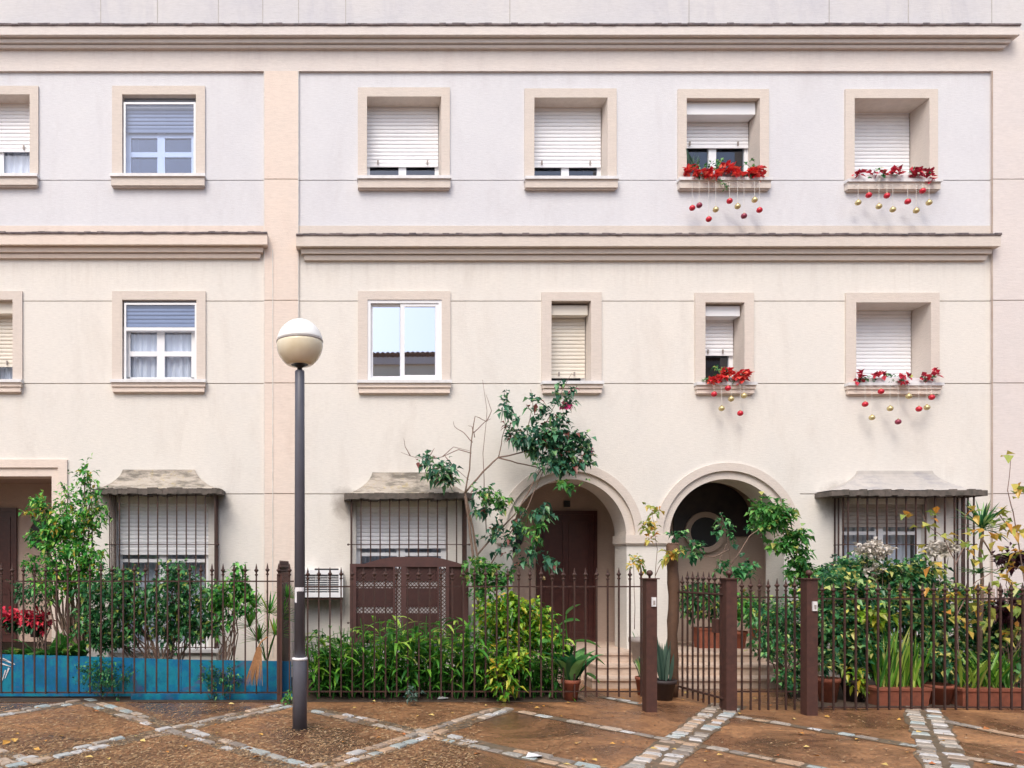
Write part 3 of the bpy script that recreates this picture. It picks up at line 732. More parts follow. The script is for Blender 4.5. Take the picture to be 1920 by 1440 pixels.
for (pa, pb, rows) in bands:
    a, b_ = Vector((*G(*pa), 0)), Vector((*G(*pb), 0)); d = (b_ - a); L = d.length; d.normalize(); s = Vector((-d.y, d.x, 0))
    if rows == 0: continue
    hw = {1: .07, 2: .135, 3: .17}[rows]
    n = int(L / .15); prev = None
    for i in range(n + 1):
        p = a + d * L * i / n; w = hw + U(-.02, .03); zz = .002 + .0004 * bands.index((pa, pb, rows))
        cur = (tuple(p + s * w + Vector((0, 0, zz))), tuple(p - s * w + Vector((0, 0, zz))))
        if prev: mo.quad(prev[1], cur[1], cur[0], prev[0])
        prev = cur
    offs = [0] if rows == 1 else ([-.066, .066] if rows == 2 else [-.09, .09])
    for o_ in offs:
        t = U(0, .1)
        while t < L - .1:
            l = U(.11, .20) if rows != 3 else U(.075, .12)
            w = (.045 if rows < 3 else .068) * U(.8, 1.12)
            if R() > .2:
                q = a + d * t + s * (o_ + U(-.012, .012)); st.r = R() ** 1.1; zt = U(.008, .02)
                def c(u, v, k=1, z=0): return tuple(q + d * (u * k + (l * .5) * (1 - k)) + s * (v * k) + Vector((0, 0, z)))
                j = [U(-.012, .012) for _ in range(8)]
                P4 = [(0 + j[0], -w + j[1]), (l + j[2], -w + j[3]), (l + j[4], w + j[5]), (0 + j[6], w + j[7])]
                lo_ = [c(u, v, 1, 0) for u, v in P4]; hi = [c(u, v, .86, zt) for u, v in P4]
                st.quad(*hi)
                for k in range(4): st.quad(lo_[k], lo_[(k + 1) % 4], hi[(k + 1) % 4], hi[k])
            t += l + U(.012, .035)
kind(mo.build('paving_joint', M['mortar']), 'structure'); kind(st.build('paving_stones', M['cobble']), 'structure')
lt = MB()
for _ in range(21000):
    px = U(-60, 900) if R() < .9 else U(1000, 1980); py = 1318 + 130 * R() ** .75
    x, y = G(px, py); an = U(0, math.pi); L = U(.02, .065); w = U(.002, .006); lt.r = R()
    dx, dy = math.cos(an) * L, math.sin(an) * L; z = U(.003, .012)
    lt.tri((x, y, z), (x + dx, y + dy, z + U(0, .008)), (x - dy / L * w * 2 + dx / 2, y + dx / L * w * 2 + dy / 2, z + .004))
kind(lt.build('leaf_litter', M['litter']), 'stuff')
fl = MB()
for _ in range(85):
    px, py = U(-20, 1930), 1312 + 125 * R() ** 1.2
    x, y = G(px, py); fl.r = R(); an = U(0, 6.28)
    fl.leaf((x, y, .014), (math.cos(an), math.sin(an), .15), U(.04, .085), U(.03, .05), .1)
for px, py in ((28, 1395), (5, 1400), (560, 1337), (1290, 1302), (1420, 1312), (1240, 1298), (1750, 1160)):
    x, y = G(px, max(py, 1297)); fl.r = .7 * R() + .3; fl.leaf((x, y, .016), (U(-1, 1), U(-1, 1), .2), .11, .07, .1)
kind(fl.build('fallen_leaves', M['fallen']), 'stuff')
for px, py, lab in ((1000, 1421, 'white scrap of paper on the diagonal cobbles in front of the arches'), (830, 1312, 'white paper scrap lying at the foot of the leafy hedge')):
    x, y = G(px, py); mb = MB(); q = [(x - .07, y - .03, .014), (x + .06, y - .045, .03), (x + .08, y + .04, .016), (x - .03, y + .05, .035)]
    mb.quad(*q); mb.quad(*[(a, b_, c - .004) for a, b_, c in q][::-1]); tag(mb.build('paper_scrap', M['paper']), lab, 'litter', 'paper scraps on the ground')

# ------------------------------------------------------------------ fences
def picket_bm(x, Y, z0, z1, r=.0085):
    mb = MB(); mb.box(x - r, x + r, Y - r, Y + r, z0, z1 - .14)
    k = 1.0
    mb.lathe([(.009, -.145), (.019, -.135), (.019, -.125), (.010, -.118), (.012, -.10), (.026, -.085), (.026, -.075), (.013, -.062), (.010, -.04), (.002, 0)], (x, Y, z1), 7)
    return mb
def fence(name, label, pxa, pxb, n, Y, ytop, yrail, ybot, zlow=0.0, group='iron garden fences'):
    e = empty(name, (wx((pxa + pxb) / 2, Y), Y, 0), label, 'fence', group)
    z1 = wz(ytop, Y); xa, xb = wx(pxa, Y), wx(pxb, Y)
    proto = picket_bm(xa, Y, zlow, z1).build('picket', M['iron'], e)
    ox = e.location.x
    for i in range(1, n):
        c = proto.copy(); col.objects.link(c); c.parent = e; c.location.x = (xb - xa) * i / (n - 1); c.location.z = U(-.006, .006)
        c.rotation_euler.y = 0
    for zz in (wz(yrail, Y), wz(ybot, Y)):
        mb = MB(); mb.box(xa - .05, xb + .05, Y + .009, Y + .024, zz - .008, zz + .008); mb.build('rail', M['iron'], e)
    return e
fence('iron_fence', 'spiked iron fence in front of the blue board', -60, 543, 30, 9.0, 1056, 1090, 1299, .1)
fence('iron_fence', 'spiked iron fence between the lamp post and the gate posts', 577, 1202, 31, 9.0, 1064, 1100, 1297, .06)
fence('iron_fence', 'short spiked iron fence between the second and third brown gate posts', 1391, 1490, 7, 8.5, 1085, 1120, 1297)
fence('iron_fence', 'spiked iron fence in front of the terracotta planters', 1542, 1980, 22, 8.5, 1092, 1123, 1327)
def gate_post(px, label, panel=True, py=1334):
    Y = gy(py); x = wx(px, Y); s = .058; zt = wz(1086, Y)
    e = empty('gate_post', (x, Y, 0), label, 'gate post', 'square brown gate posts')
    mb = MB(); mb.box(x - s, x + s, Y - s, Y + s, 0, zt); mb.build('shaft', M['post'], e)
    mb = MB(); mb.box(x - s - .02, x + s + .02, Y - s - .02, Y + s + .02, zt, zt + .012); mb.build('cap_plate', M['post'], e)
    mb = MB(); mb.lathe([(.012, 0), (.012, .02), (.02, .03)] + [(.034 * math.sin(a), .055 - .034 * math.cos(a)) for a in [.6, 1, 1.4, 1.8, 2.3, 2.8]] , (x, Y, zt + .012), 14); mb.build('ball_finial', M['post'], e, True)
    if panel:
        mb = MB(); zz = wz(1128 if px < 1300 else 1136, Y); mb.box(x - .005, x + .04, Y - s - .022, Y - s, zz - .05, zz + .05); p = mb.build('intercom', M['sill'], e)
        mb = MB(); mb.box(x + .006, x + .028, Y - s - .026, Y - s - .0225, zz - .03, zz + .015); mb.build('button', M['grey_urn'], p)
    return e
gate_post(1218, 'brown gate post with intercom left of the open gate')
gate_post(1367, 'brown gate post without intercom that carries the open gate', False)
gate_post(1517, 'brown gate post with intercom beside the dense shrub', True, 1340)
# open gate leaf
gx, gy0 = wx(1358, 8.4), 8.42
e = empty('iron_gate', (gx, gy0, 0), 'spiked iron gate swung open towards the steps', 'gate')
for i in range(8):
    Y = gy0 + .06 + i * .105; picket_bm(gx - .012 * i, Y, .03, 1.53 - (.05 if i in (0, 7) else 0)).build('picket', M['iron'], e)
for zz in (.14, 1.28): 
    mb = MB(); mb.tube([(gx + .005, gy0, zz), (gx - .10, gy0 + .86, zz)], .014, 5); mb.build('rail', M['iron'], e)
mb = MB(); mb.box(gx - .03, gx + .03, gy0 + .1, gy0 + .2, .85, 1.0); mb.build('lock_box', M['post'], e)
mb = MB(); mb.tube([(gx - .02 + .0 * k, gy0 + .1 + .65 * k / 12, 1.1 + .16 * math.sin(math.pi * k / 12)) for k in range(13)], .007, 5); mb.build('hoop', M['iron'], e)
# weathered round post beside the gate
Y = 9.35; x = wx(1262, Y); e = empty('old_post', (x, Y, 0), 'dark mossy round post standing under the pier between the arches', 'post')
mb = MB(); z1 = wz(1022, Y); pts = []; rr = []
for k in range(13):
    t = k / 12; pts.append((x + .01 * math.sin(k), Y, z1 * t)); rr.append(.055 + .016 * t + .006 * math.sin(k * 2.3))
rr[-1] = .075; mb.tube(pts, rr, 10); mb.build('shaft', M['wood'], e, True)
mb = MB()
for a in range(7): mb.lathe([(.004, -.02), (.026, 0), (.004, .025)], (x + .05 * math.cos(a), Y + .05 * math.sin(a), z1 + .005), 7)
mb.build('knobs', M['wood'], e)
# dividing fence behind the lamp
x = -.60; e = empty('dividing_fence', (x, 10, 0), 'brown boarded fence running back to the wall behind the lamp post', 'fence')
mb = MB(); mb.box(x - .012, x + .012, 9.05, 10.9, .05, 1.38); mb.build('board', M['wood'], e)
pr = picket_bm(x, 9.08, 1.25, 1.66).build('picket', M['iron'], e)
for i in range(1, 15):
    c = pr.copy(); col.objects.link(c); c.parent = e; c.location = (0, i * .13, 0)
mb = MB(); mb.box(x - .03, x + .03, 9.0, 9.05, 0, 1.5); mb.build('post', M['post'], e)

# ------------------------------------------------------------------ street lamp
YL = gy(1368); x = wx(562, YL); s = YL / F
e = empty('street_lamp', (x, YL, 0), 'grey steel lamp post with a white and amber globe', 'street lamp')
zc_ = wz(1235, YL); zt = wz(695, YL)
mb = MB(); mb.lathe([(.071, 0), (.071, zc_ - .01), (.066, zc_)], (x, YL, 0), 28); mb.build('base_sleeve', M['lamp_steel'], e, True)
mb = MB(); mb.lathe([(.074, zc_ - .012), (.077, zc_ - .004), (.077, zc_ + .008), (.05, zc_ + .014)], (x, YL, 0), 28); mb.build('collar', M['sill'], e, True)
mb = MB(); mb.lathe([(.053, zc_ + .01), (.047, zt - .01), (.042, zt)], (x, YL, 0), 28); mb.build('pole', M['lamp_steel'], e, True)
R_ = 43.5 * s; zg = wz(645, YL) ; RV = R_ * 1.06
mb = MB(); mb.lathe([(.026, zt - .005), (.024, zt + .03), (.055, zt + .045), (R_ * .56, zg - RV * .84 + .015), (R_ * .5, zg - RV * .80)], (x, YL, 0), 24); mb.build('neck', M['black'], e, True)
zeq = .16
def sph(a): return (R_ * math.sin(a), zg - RV * math.cos(a))
a0, am = .56, math.pi / 2 + .06
mb = MB(); mb.lathe([sph(a0 + (am - a0) * k / 14) for k in range(15)], (x, YL, 0), 40); mb.build('lower_globe', M['amber'], e, True)
mb = MB(); mb.lathe([(R_ * 1.0, zg + RV * .055), (R_ * 1.012, zg + RV * .065), (R_ * 1.012, zg + RV * .10), (R_ * .99, zg + RV * .11)], (x, YL, 0), 40); mb.build('seam_ring', M['grey_urn'], e, True)
mb = MB(); mb.lathe([sph(am + .05 + (math.pi - am - .055) * k / 14) for k in range(15)], (x, YL, 0), 40); mb.build('upper_globe', M['milk'], e, True)
mb = MB()   # torn sticker
for (a, z0, z1, hw) in ((-math.pi / 2, wz(1109, YL), wz(1101, YL), .95), (-math.pi / 2 - .85, wz(1130, YL), wz(1104, YL), .3)):
    for k in range(8):
        a1, a2 = a - hw + 2 * hw * k / 8, a - hw + 2 * hw * (k + 1) / 8; r = .0525
        mb.quad((x + r * math.cos(a1), YL + r * math.sin(a1), z0 + U(0, .008)), (x + r * math.cos(a2), YL + r * math.sin(a2), z0), (x + r * math.cos(a2), YL + r * math.sin(a2), z1), (x + r * math.cos(a1), YL + r * math.sin(a1), z1))
mb.build('torn_sticker', M['paper'], e)

# ------------------------------------------------------------------ wall unit, board, lattice, broom
Y = 10.7; x0, x1, zt, zb = wx(563, Y), wx(643, Y), wz(1069, Y), wz(1120, Y)
e = empty('wall_heater', ((x0 + x1) / 2, D, zb), 'white slatted ventilation unit fixed to the wall right of the lamp post', 'air unit')
mb = MB(); frame_rect(mb, x0, x1, zb, zt, Y, .06, .3 - .002); mb.box(x0 + .04, x1 - .04, Y + .12, D, zb + .04, zt - .04); mb.build('housing', M['white'], e)
mb = MB(); mb.box(x0 + .046, x1 - .046, Y + .09, Y + .118, zb + .046, zt - .046); mb.build('grille_back', M['shutter_blue'], e)
mb = MB()
for k in range(9):
    z = zb + .06 + k * (zt - zb - .12) / 8; mb.box(x0 + .05, x1 - .05, Y + .02, Y + .05, z - .006, z + .006)
for k in range(4):
    xx = x0 + .05 + k * (x1 - x0 - .1) / 3; mb.box(xx - .006, xx + .006, Y + .05, Y + .07, zb + .046, zt - .046)
mb.build('louvres', M['sill'], e)
mb = MB(); mb.box(x0 + .2, x1 - .06, Y + .02, D - .05, zt + .001, zt + .022); mb.build('rubber_mat', M['black'], e)
mb = MB(); mb.box(x0, x1, Y + .02, D, zb - .03, zb - .002); mb.build('bracket', M['post'], e)

e = empty('painted_board', (-3, 9.2, 0), 'blue painted board standing behind the left iron fence', 'board')
mb = MB(); Y = 9.22; pts = [(-90, 1225), (130, 1230), (340, 1237), (547, 1240)]
for i in range(3):
    (a, ya), (b_, yb_) = pts[i], pts[i + 1]
    xa, xb, za, zb_ = wx(a, Y), wx(b_, Y), wz(ya, Y), wz(yb_, Y)
    xb -= .006
    v = [(xa, Y, .03), (xb, Y, .03), (xb, Y, zb_), (xa, Y, za)]; v2 = [(p[0], p[1] + .025, p[2]) for p in v]
    mb.quad(*v); mb.quad(*v2[::-1])
    for k in range(4): mb.quad(v[k], v2[k], v2[(k + 1) % 4], v[(k + 1) % 4])
mb.build('panel', M['blue'], e)
mb = MB(); Y = 9.12; mb.box(wx(245, Y), wx(549, Y), Y, Y + .03, .0, .075); mb.build('skirting', M['blue'], e)
mb = MB()   # loose white brush strokes at the left end
for k, (a, b_, c, d_) in enumerate(((-4, 1233, 14, 1240), (0, 1244, 20, 1250), (4, 1236, 28, 1246), (10, 1256, 2, 1282), (16, 1252, 9, 1272))):
    p, q = Vector(W(a, b_, 9.212)), Vector(W(c, d_, 9.212)); n_ = (q - p).cross(Vector((0, 1, 0))).normalized() * (.012 + .004 * (k % 3))
    mb.quad(tuple(p - n_ * .4), tuple(q - n_ * .2), tuple(q + n_ * .3), tuple(p + n_))
mb.build('painted_stroke', M['paper'], e)

Y = 10.6; e = empty('lattice_screen', (wx(766, Y), Y, 0), 'red-brown wooden lattice screen under the middle caged window', 'screen')
X = lambda p: wx(p, Y); Z = lambda p: wz(p, Y)
mb = MB()
for a, b_, c, d_ in ((656, 668, 1057, 1290), (868, 878, 1057, 1290), (668, 868, 1057, 1063), (668, 868, 1196, 1206), (737, 741, 1063, 1196), (752, 762, 1063, 1196), (820, 823, 1063, 1196), (836, 842, 1063, 1196)):
    mb.box(X(a), X(b_), Y - .02, Y + .02, Z(d_), Z(c))
mb.build('frame', M['lattice'], e)
mb = MB()
for a, b_, c, d_ in ((668, 737, 1063, 1090), (762, 820, 1063, 1090), (842, 868, 1063, 1196), (668, 737, 1103, 1138), (762, 820, 1103, 1138), (668, 737, 1150, 1196), (762, 820, 1150, 1196)):
    mb.box(X(a), X(b_), Y + .022, Y + .034, Z(d_), Z(c))
mb.build('board', M['lattice'], e)
mb = MB(); st_ = .052; xa, xb, za, zb_ = X(668), X(868), Z(1196), Z(1063)
k = -40
while k < 60:
    for sgn in (1, -1):
        # strip z = za + sgn*(x-xk)
        xk = xa + k * st_
        seg = []
        for x in [xa + (xb - xa) * i / 60 for i in range(61)]:
            z = za + (x - xk) if sgn == 1 else zb_ - (x - xk)
            if za <= z <= zb_: seg.append((x, z))
        if len(seg) > 1:
            (p, q), (r, t) = seg[0], seg[-1]; w = .008; y = Y + (.004 if sgn == 1 else .012)
            mb.quad((p, y, q - w), (r, y, t - w), (r, y, t + w), (p, y, q + w))
    k += 1
mb.build('lattice', M['lattice'], e)
mb = MB(); N = 20   # arched top
for i in range(N):
    t0, t1 = i / N, (i + 1) / N; f = lambda t: min(1, math.sin(math.pi * t) * 1.25) ** .9 * 13
    a, b_ = 683 + 180 * t0, 683 + 180 * t1
    mb.quad((X(a), Y - .02, Z(1057)), (X(b_), Y - .02, Z(1057)), (X(b_), Y - .02, Z(1057 - f(t1))), (X(a), Y - .02, Z(1057 - f(t0))))
    mb.quad((X(a), Y - .02, Z(1057 - f(t0))), (X(b_), Y - .02, Z(1057 - f(t1))), (X(b_), Y + .02, Z(1057 - f(t1))), (X(a), Y + .02, Z(1057 - f(t0))))
mb.build('arched_top', M['lattice'], e)
# pale sheet on the window side of the screen
mb = MB(); mb.box(X(670), X(866), Y + .036, Y + .042, Z(1196), Z(1066)); mb.build('backing_sheet', M['sill'], e)

Y = 8.93; e = empty('dry_frond', (*[wx(478, Y), Y], wz(1280, Y)), 'dry straw coloured palm frond drooping by the fence left of the lamp', 'dry leaf')
mb = MB()
for _ in range(150):
    x = U(-1, 1); xt = wx(486 + 4 * x, Y); xb = wx(477 + 14 * x + 3 * math.sin(9 * x), Y)
    mb.tube([(xt, Y - .01 + U(-.01, .01), wz(1213, Y)), ((xt + xb) / 2, Y - .03, wz(1245, Y)), (xb, Y - .03 + U(-.02, .02), wz(1278 + 8 * U(-1, 1), Y))], [.003, .0035, .001], 3, False)
mb.build('leaflets', M['straw'], e)
mb = MB(); mb.tube([W(483, 1215, Y - .01), W(490, 1203, Y - .01), W(501, 1194, Y - .01)], .008, 6); mb.build('stalk', M['straw'], e)

# ------------------------------------------------------------------ plants
def rdir(up=.25):
    v = Vector((U(-1, 1), U(-1, 1), U(-1, 1))); 
    while v.length > 1 or v.length < .1: v = Vector((U(-1, 1), U(-1, 1), U(-1, 1)))
    v.normalize(); v.z += up; return v.normalized()
DENS, LS = 2.1, 1.22
def scatter(mb, px, py, Y, rx, ry, n, L, Wd, dpt=None, droop=.3, lo=0, hi=1, fold=.18, shoot=1.0, dens=None):
    n = int(n * (DENS if dens is None else dens)); L *= LS; Wd *= LS
    c = Vector(W(px, py, Y)); ax, az = rx * Y / F, ry * Y / F; ay = dpt or min(ax, az, .35)
    # sprigs: leaves come in bunches along short shoots
    k = 0
    while k < n:
        v = rdir(0) * (R() ** .4); o = Vector((v.x * ax, v.y * ay, v.z * az)); q = c + o
        sh = (rdir(.5) + Vector((v.x, v.y - .35, v.z * .5))).normalized(); ln = U(.05, .15) * shoot
        tone = U(-.2, .2)
        for j in range(random.randint(3, 6)):
            t = j / 5; p = q + sh * ln * t; p += Vector((U(-.02, .02),) * 3)
            if p.z < .03: continue
            d = (sh * .5 + rdir(0) * .9 + Vector((0, -.25, 0))).normalized(); s_ = .45 + .85 * R() ** .7
            mb.r = min(1, max(0, lo + (hi - lo) * (R() ** 1.2) + tone)); mb.leaf(p, d, L * s_, Wd * s_, droop, fold); k += 1
def branches(mb, base, tips, r=.012, wob=.08):
    base = Vector(base)
    for t in tips:
        t = Vector(t); n = 5; pts = []
        for k in range(n + 1):
            f = k / n; p = base.lerp(t, f); p.z = base.z + (t.z - base.z) * (f ** .8)
            if 0 < k < n: p += Vector((U(-wob, wob), U(-wob, wob) * .6, U(-wob, wob) * .4))
            pts.append(p)
        mb.tube(pts, [r * (1 - .75 * k / n) for k in range(n + 1)], 5)
def shrub(name, label, cat, bpx, Yb, cl, L, Wd, leaf, group=None, r=.012, stems=True, lo=0, hi=1, droop=.3, zb=0, bark='stem'):
    base = (wx(bpx, Yb), Yb, zb); e = empty(name, base, label, cat, group)
    mb = MB()
    for c in cl:
        scatter(mb, c[0], c[1], c[2], c[3], c[4], c[5], L, Wd, None, droop, lo, hi)
    mb.build('foliage', M[leaf], e)
    if stems:
        mb = MB(); tips = []
        for c in cl:
            for _ in range(3): tips.append(W(c[0] + U(-.5, .5) * c[3], c[1] - U(-.3, .6) * c[4], c[2]))
        branches(mb, base, tips, r); mb.build('stem', M[bark], e, True)
    return e
PG = 'shrubs behind the fence'
shrub('lemon_shrub', 'tall fresh green shrub beside the square doorway', 'shrub', 150, 9.8,
      [(130, 935, 9.9, 16, 30, 60), (162, 900, 9.8, 14, 32, 60), (75, 950, 9.7, 24, 22, 90), (130, 985, 9.8, 50, 38, 420), (175, 960, 9.8, 22, 50, 170), (95, 1010, 9.7, 38, 26, 200),
       (140, 1050, 9.7, 55, 40, 480), (105, 1095, 9.7, 45, 30, 200), (170, 1085, 9.7, 26, 40, 160), (60, 1060, 9.7, 14, 16, 40)], .062, .034, 'leaf_fresh', PG, .02)
shrub('laurel_shrub', 'dark green shrub directly below the left caged window', 'shrub', 310, 9.5,
      [(200, 1110, 9.5, 50, 45, 420), (180, 1170, 9.5, 40, 40, 300), (245, 1150, 9.5, 35, 45, 300), (330, 1085, 9.5, 36, 34, 260), (310, 1135, 9.5, 50, 50, 480), (370, 1145, 9.5, 45, 55, 420), (240, 1085, 9.5, 30, 18, 90), (210, 1200, 9.45, 45, 22, 200), (340, 1185, 9.45, 60, 24, 260)], .062, .036, 'leaf_dark', PG, .016)
shrub('small_laurel', 'slim glossy green shrub rising beside the peach pilaster', 'shrub', 425, 9.4,
      [(448, 1085, 9.4, 16, 34, 90), (430, 1120, 9.4, 40, 28, 200), (455, 1130, 9.4, 24, 30, 120), (415, 1150, 9.4, 20, 45, 110)], .062, .036, 'leaf_fresh', PG, .012, lo=0, hi=.85)
shrub('bush', 'low dark plant in front of the maroon door at far left', 'plant', 70, 10.2, [(65, 1110, 10.2, 35, 32, 230), (100, 1075, 10.2, 16, 20, 40)], .055, .03, 'leaf_dark', PG, hi=.5)
# climbing weeds on the board
for i, (px, py, rx, ry, n, lab) in enumerate(((195, 1268, 50, 30, 420, 'wide patch of creeper growing over the blue board'), (430, 1275, 16, 26, 110, 'small grey weed before the blue board left of the broom'), (395, 1270, 14, 26, 90, 'thin creeper strand on the blue board under the laurel'))):
    shrub('creeper', lab, 'weed', px, 9.1, [(px, py, 9.1, rx, ry, n)], .035, .02, 'leaf_dark', 'weeds along the blue board', .004, hi=.7)
shrub('weed', 'tiny bright weed sprouting at the foot of the lamp post', 'weed', 536, 8.9, [(537, 1308, 8.9, 9, 6, 30)], .04, .026, 'leaf_bright', None, .003)
shrub('weed', 'small blue-green weed at the foot of the leafy hedge', 'weed', 772, 8.75, [(772, 1302, 8.75, 9, 9, 40)], .04, .022, 'leaf_blue', None, .003)
# broad leaf plants and poinsettias on the left
e = empty('broadleaf_plant', (wx(95, 9.5), 9.5, 0), 'low bright green broad leaved plant above the blue board', 'plant')
mb = MB()
for _ in range(110):
    px = U(25, 158); mb.r = R(); t = Vector(W(px, 1240, 9.5)); mb.strap(t, (U(-.6, .6), U(-.8, 0), 1), U(.14, .42) * (1.2 if px > 70 else .8), U(.05, .10), 1.6, 5)
mb.build('foliage', M['leaf_bright'], e)
def poinsettia(px, py, Y, rx, ry, n, label, mat='petal_red', zb=None, pot=True, name='poinsettia'):
    zb = wz(py + ry * 2.6, Y) if zb is None else zb
    e = empty(name, (wx(px, Y), Y, zb), label, 'flower', 'red poinsettias')
    mb = MB(); scatter(mb, px, py, Y, rx, ry, n, .075, .04, None, .15); mb.build('bract', M[mat], e)
    mb = MB(); scatter(mb, px, py + ry * .9, Y, rx * .95, ry * .8, int(n * .7), .07, .045, None, .4, 0, .5); mb.build('foliage', M['leaf_dark'], e)
    if pot:
        r = rx * Y / F * .45; h = max(.12, wz(py + ry * 1.4, Y) - zb)
        mb = MB(); mb.lathe([(r * .75, 0), (r, h), (r * .85, h)], (wx(px, Y), Y, zb), 16); mb.build('pot', M['darkpot'], e, True)
poinsettia(20, 1157, 10.3, 24, 11, 110, 'red poinsettia at the left edge in front of the maroon door', 'petal_dark')
poinsettia(66, 1163, 10.2, 24, 12, 110, 'red poinsettia right of another one before the maroon door', 'petal_dark')
# dwarf palm
e = empty('fan_palm', (wx(500, 9.9), 9.9, 0), 'small fan palm between the pilaster and the lamp post', 'palm')
mb = MB(); sm = MB()
for (px, py, r) in ((505, 1150, 44), (468, 1175, 38), (528, 1160, 34), (485, 1200, 34), (538, 1120, 26), (476, 1140, 30), (515, 1190, 34)):
    c = Vector(W(px, py, 9.7)); b_ = Vector(W(500, 1245, 9.9)); sm.tube([b_, b_.lerp(c, .5) + Vector((0, 0, .05)), c], .007, 5)
    a0 = math.atan2(c.z - b_.z, c.x - b_.x)
    for k in range(17):
        a = a0 + (k - 8) * .17; mb.r = U(.2, 1); mb.strap(c, (math.cos(a), U(-.35, .05), math.sin(a)), r * 9.7 / F * U(.9, 1.25), .034, .35, 4)
mb.build('frond', M['leaf_fresh'], e); sm.build('stalk', M['leaf_fresh'], e)
# ginger hedge, three clumps of long leaves
def ginger(label, pxa, pxb, Y, n, top, hmax):
    e = empty('leafy_clump', (wx((pxa + pxb) / 2, Y), Y, 0), label, 'hedge plant', 'clumps of long leaved plants behind the fence')
    mb = MB(); sm = MB()
    for _ in range(n):
        x = wx(U(pxa, pxb), Y); y = Y + U(-.12, .75); h = U(.55, 1) * hmax * (1 - .12 * abs(U(-1, 1)))
        lean = Vector((U(-.22, .22), -U(0, .30), 1)).normalized(); b_ = Vector((x, y, 0))
        pts = [b_, b_ + lean * h * .5, b_ + lean * h * .92 + Vector((0, -.04, 0))]
        sm.tube(pts, [.008, .007, .003], 4, False)
        for j in range(random.randint(6, 9)):
            t = .12 + .88 * (j + R()) / 9; p = b_ + lean * h * min(t, .98); an = U(0, 6.28) if R() < .4 else U(math.pi * 1.05, math.pi * 1.95)
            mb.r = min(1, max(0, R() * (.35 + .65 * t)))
            mb.strap(p, (math.cos(an) * .9, math.sin(an) * .8, U(.1, .9)), U(.20, .34), U(.034, .055), U(.9, 2.0), 4)
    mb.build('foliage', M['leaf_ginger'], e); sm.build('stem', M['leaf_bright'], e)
ginger('clump of long glossy leaves just right of the lamp post', 585, 690, 9.28, 70, 0, 1.02)
ginger('clump of long glossy leaves in front of the lattice screen', 690, 800, 9.28, 72, 0, 1.12)
ginger('clump of long glossy leaves between lattice screen and yellow shrub', 800, 915, 9.28, 70, 0, 1.12)
ginger('clump of long narrow leaves in front of the yellow-green shrub', 905, 1062, 9.32, 84, 0, .80)
shrub('croton', 'yellow-green shrub at the foot of the climbing plant', 'shrub', 950, 9.75,
      [(925, 1160, 9.7, 30, 34, 240), (955, 1140, 9.75, 36, 22, 200), (1000, 1160, 9.75, 34, 24, 190), (960, 1200, 9.65, 50, 24, 220), (1020, 1190, 9.6, 30, 26, 140), (1045, 1215, 9.5, 26, 20, 90)], .085, .042, 'leaf_croton', PG)
shrub('lime_croton', 'low yellow splashed plant at the foot of the hedge under the croton', 'plant', 948, 9.05, [(940, 1262, 9.05, 22, 26, 80), (965, 1245, 9.05, 26, 18, 60), (948, 1295, 9.0, 20, 9, 34)], .085, .036, 'leaf_croton', PG, .006)

# climbing plant (bougainvillea) on the wall
def tubepx(mb, pts, Y, r0, r1, wob=.0):
    P = [Vector(W(a, b_, Y - (c[0] if c else 0))) for a, b_, *c in pts]; Q = []
    for i in range(len(P) - 1):
        for k in range(3):
            Q.append(P[i].lerp(P[i + 1], k / 3) + Vector((U(-wob, wob), 0, U(-wob, wob))))
    Q.append(P[-1]); n = len(Q)
    mb.tube(Q, [r0 + (r1 - r0) * i / (n - 1) for i in range(n)], 6)
e = empty('climbing_plant', (wx(905, 10.2), 10.2, 0), 'bougainvillea climbing the wall beside the left arch up to the narrow window', 'climber')
mb = MB(); Yc = 10.55
tr = [([(905, 1290), (900, 1180), (893, 1080), (882, 1000), (872, 930)], .022, .016), ([(915, 1290), (912, 1150), (895, 1040), (880, 960), (872, 925)], .018, .012),
      ([(872, 925), (905, 885), (935, 858), (990, 845), (1040, 830)], .014, .007), ([(872, 925), (880, 880), (884, 830), (890, 780), (912, 790)], .012, .004),
      ([(935, 858), (970, 868), (1010, 876), (1040, 866)], .010, .006), ([(935, 858), (942, 820), (955, 780), (945, 735)], .007, .003),
      ([(1000, 840), (1020, 800), (1045, 750), (1072, 700)], .007, .003), ([(985, 840), (990, 800), (1000, 760), (995, 730)], .006, .003),
      ([(1030, 850), (1060, 860), (1105, 850)], .007, .003), ([(895, 1040), (930, 1000), (970, 960), (1000, 905), (1015, 880)], .012, .007), ([(905, 1080), (950, 1010), (990, 950), (1020, 880)], .010, .006)]
for pts, a, b_ in tr: tubepx(mb, pts, Yc, a, b_, .006)
mb.build('trunk', M['stem'], e, True)
mb = MB()
for pts in ([(912, 1000), (908, 920), (906, 850), (913, 770), (905, 712)], [(884, 850), (860, 843), (830, 856), (800, 862), (770, 855), (752, 848)], [(770, 855), (760, 838), (757, 822)],
            [(886, 830), (870, 812), (852, 800), (850, 790)], [(890, 820), (885, 800), (878, 798)], [(888, 812), (910, 790), (920, 785)], [(800, 862), (812, 845), (815, 840)], [(835, 856), (855, 880), (880, 900)], [(912, 790), (922, 770), (911, 740)], [(830, 856), (850, 838), (880, 845)]):
    tubepx(mb, pts, 10.6, .007, .0025, .004)
mb.build('bare_twig', M['bare'], e, True)
mb = MB()
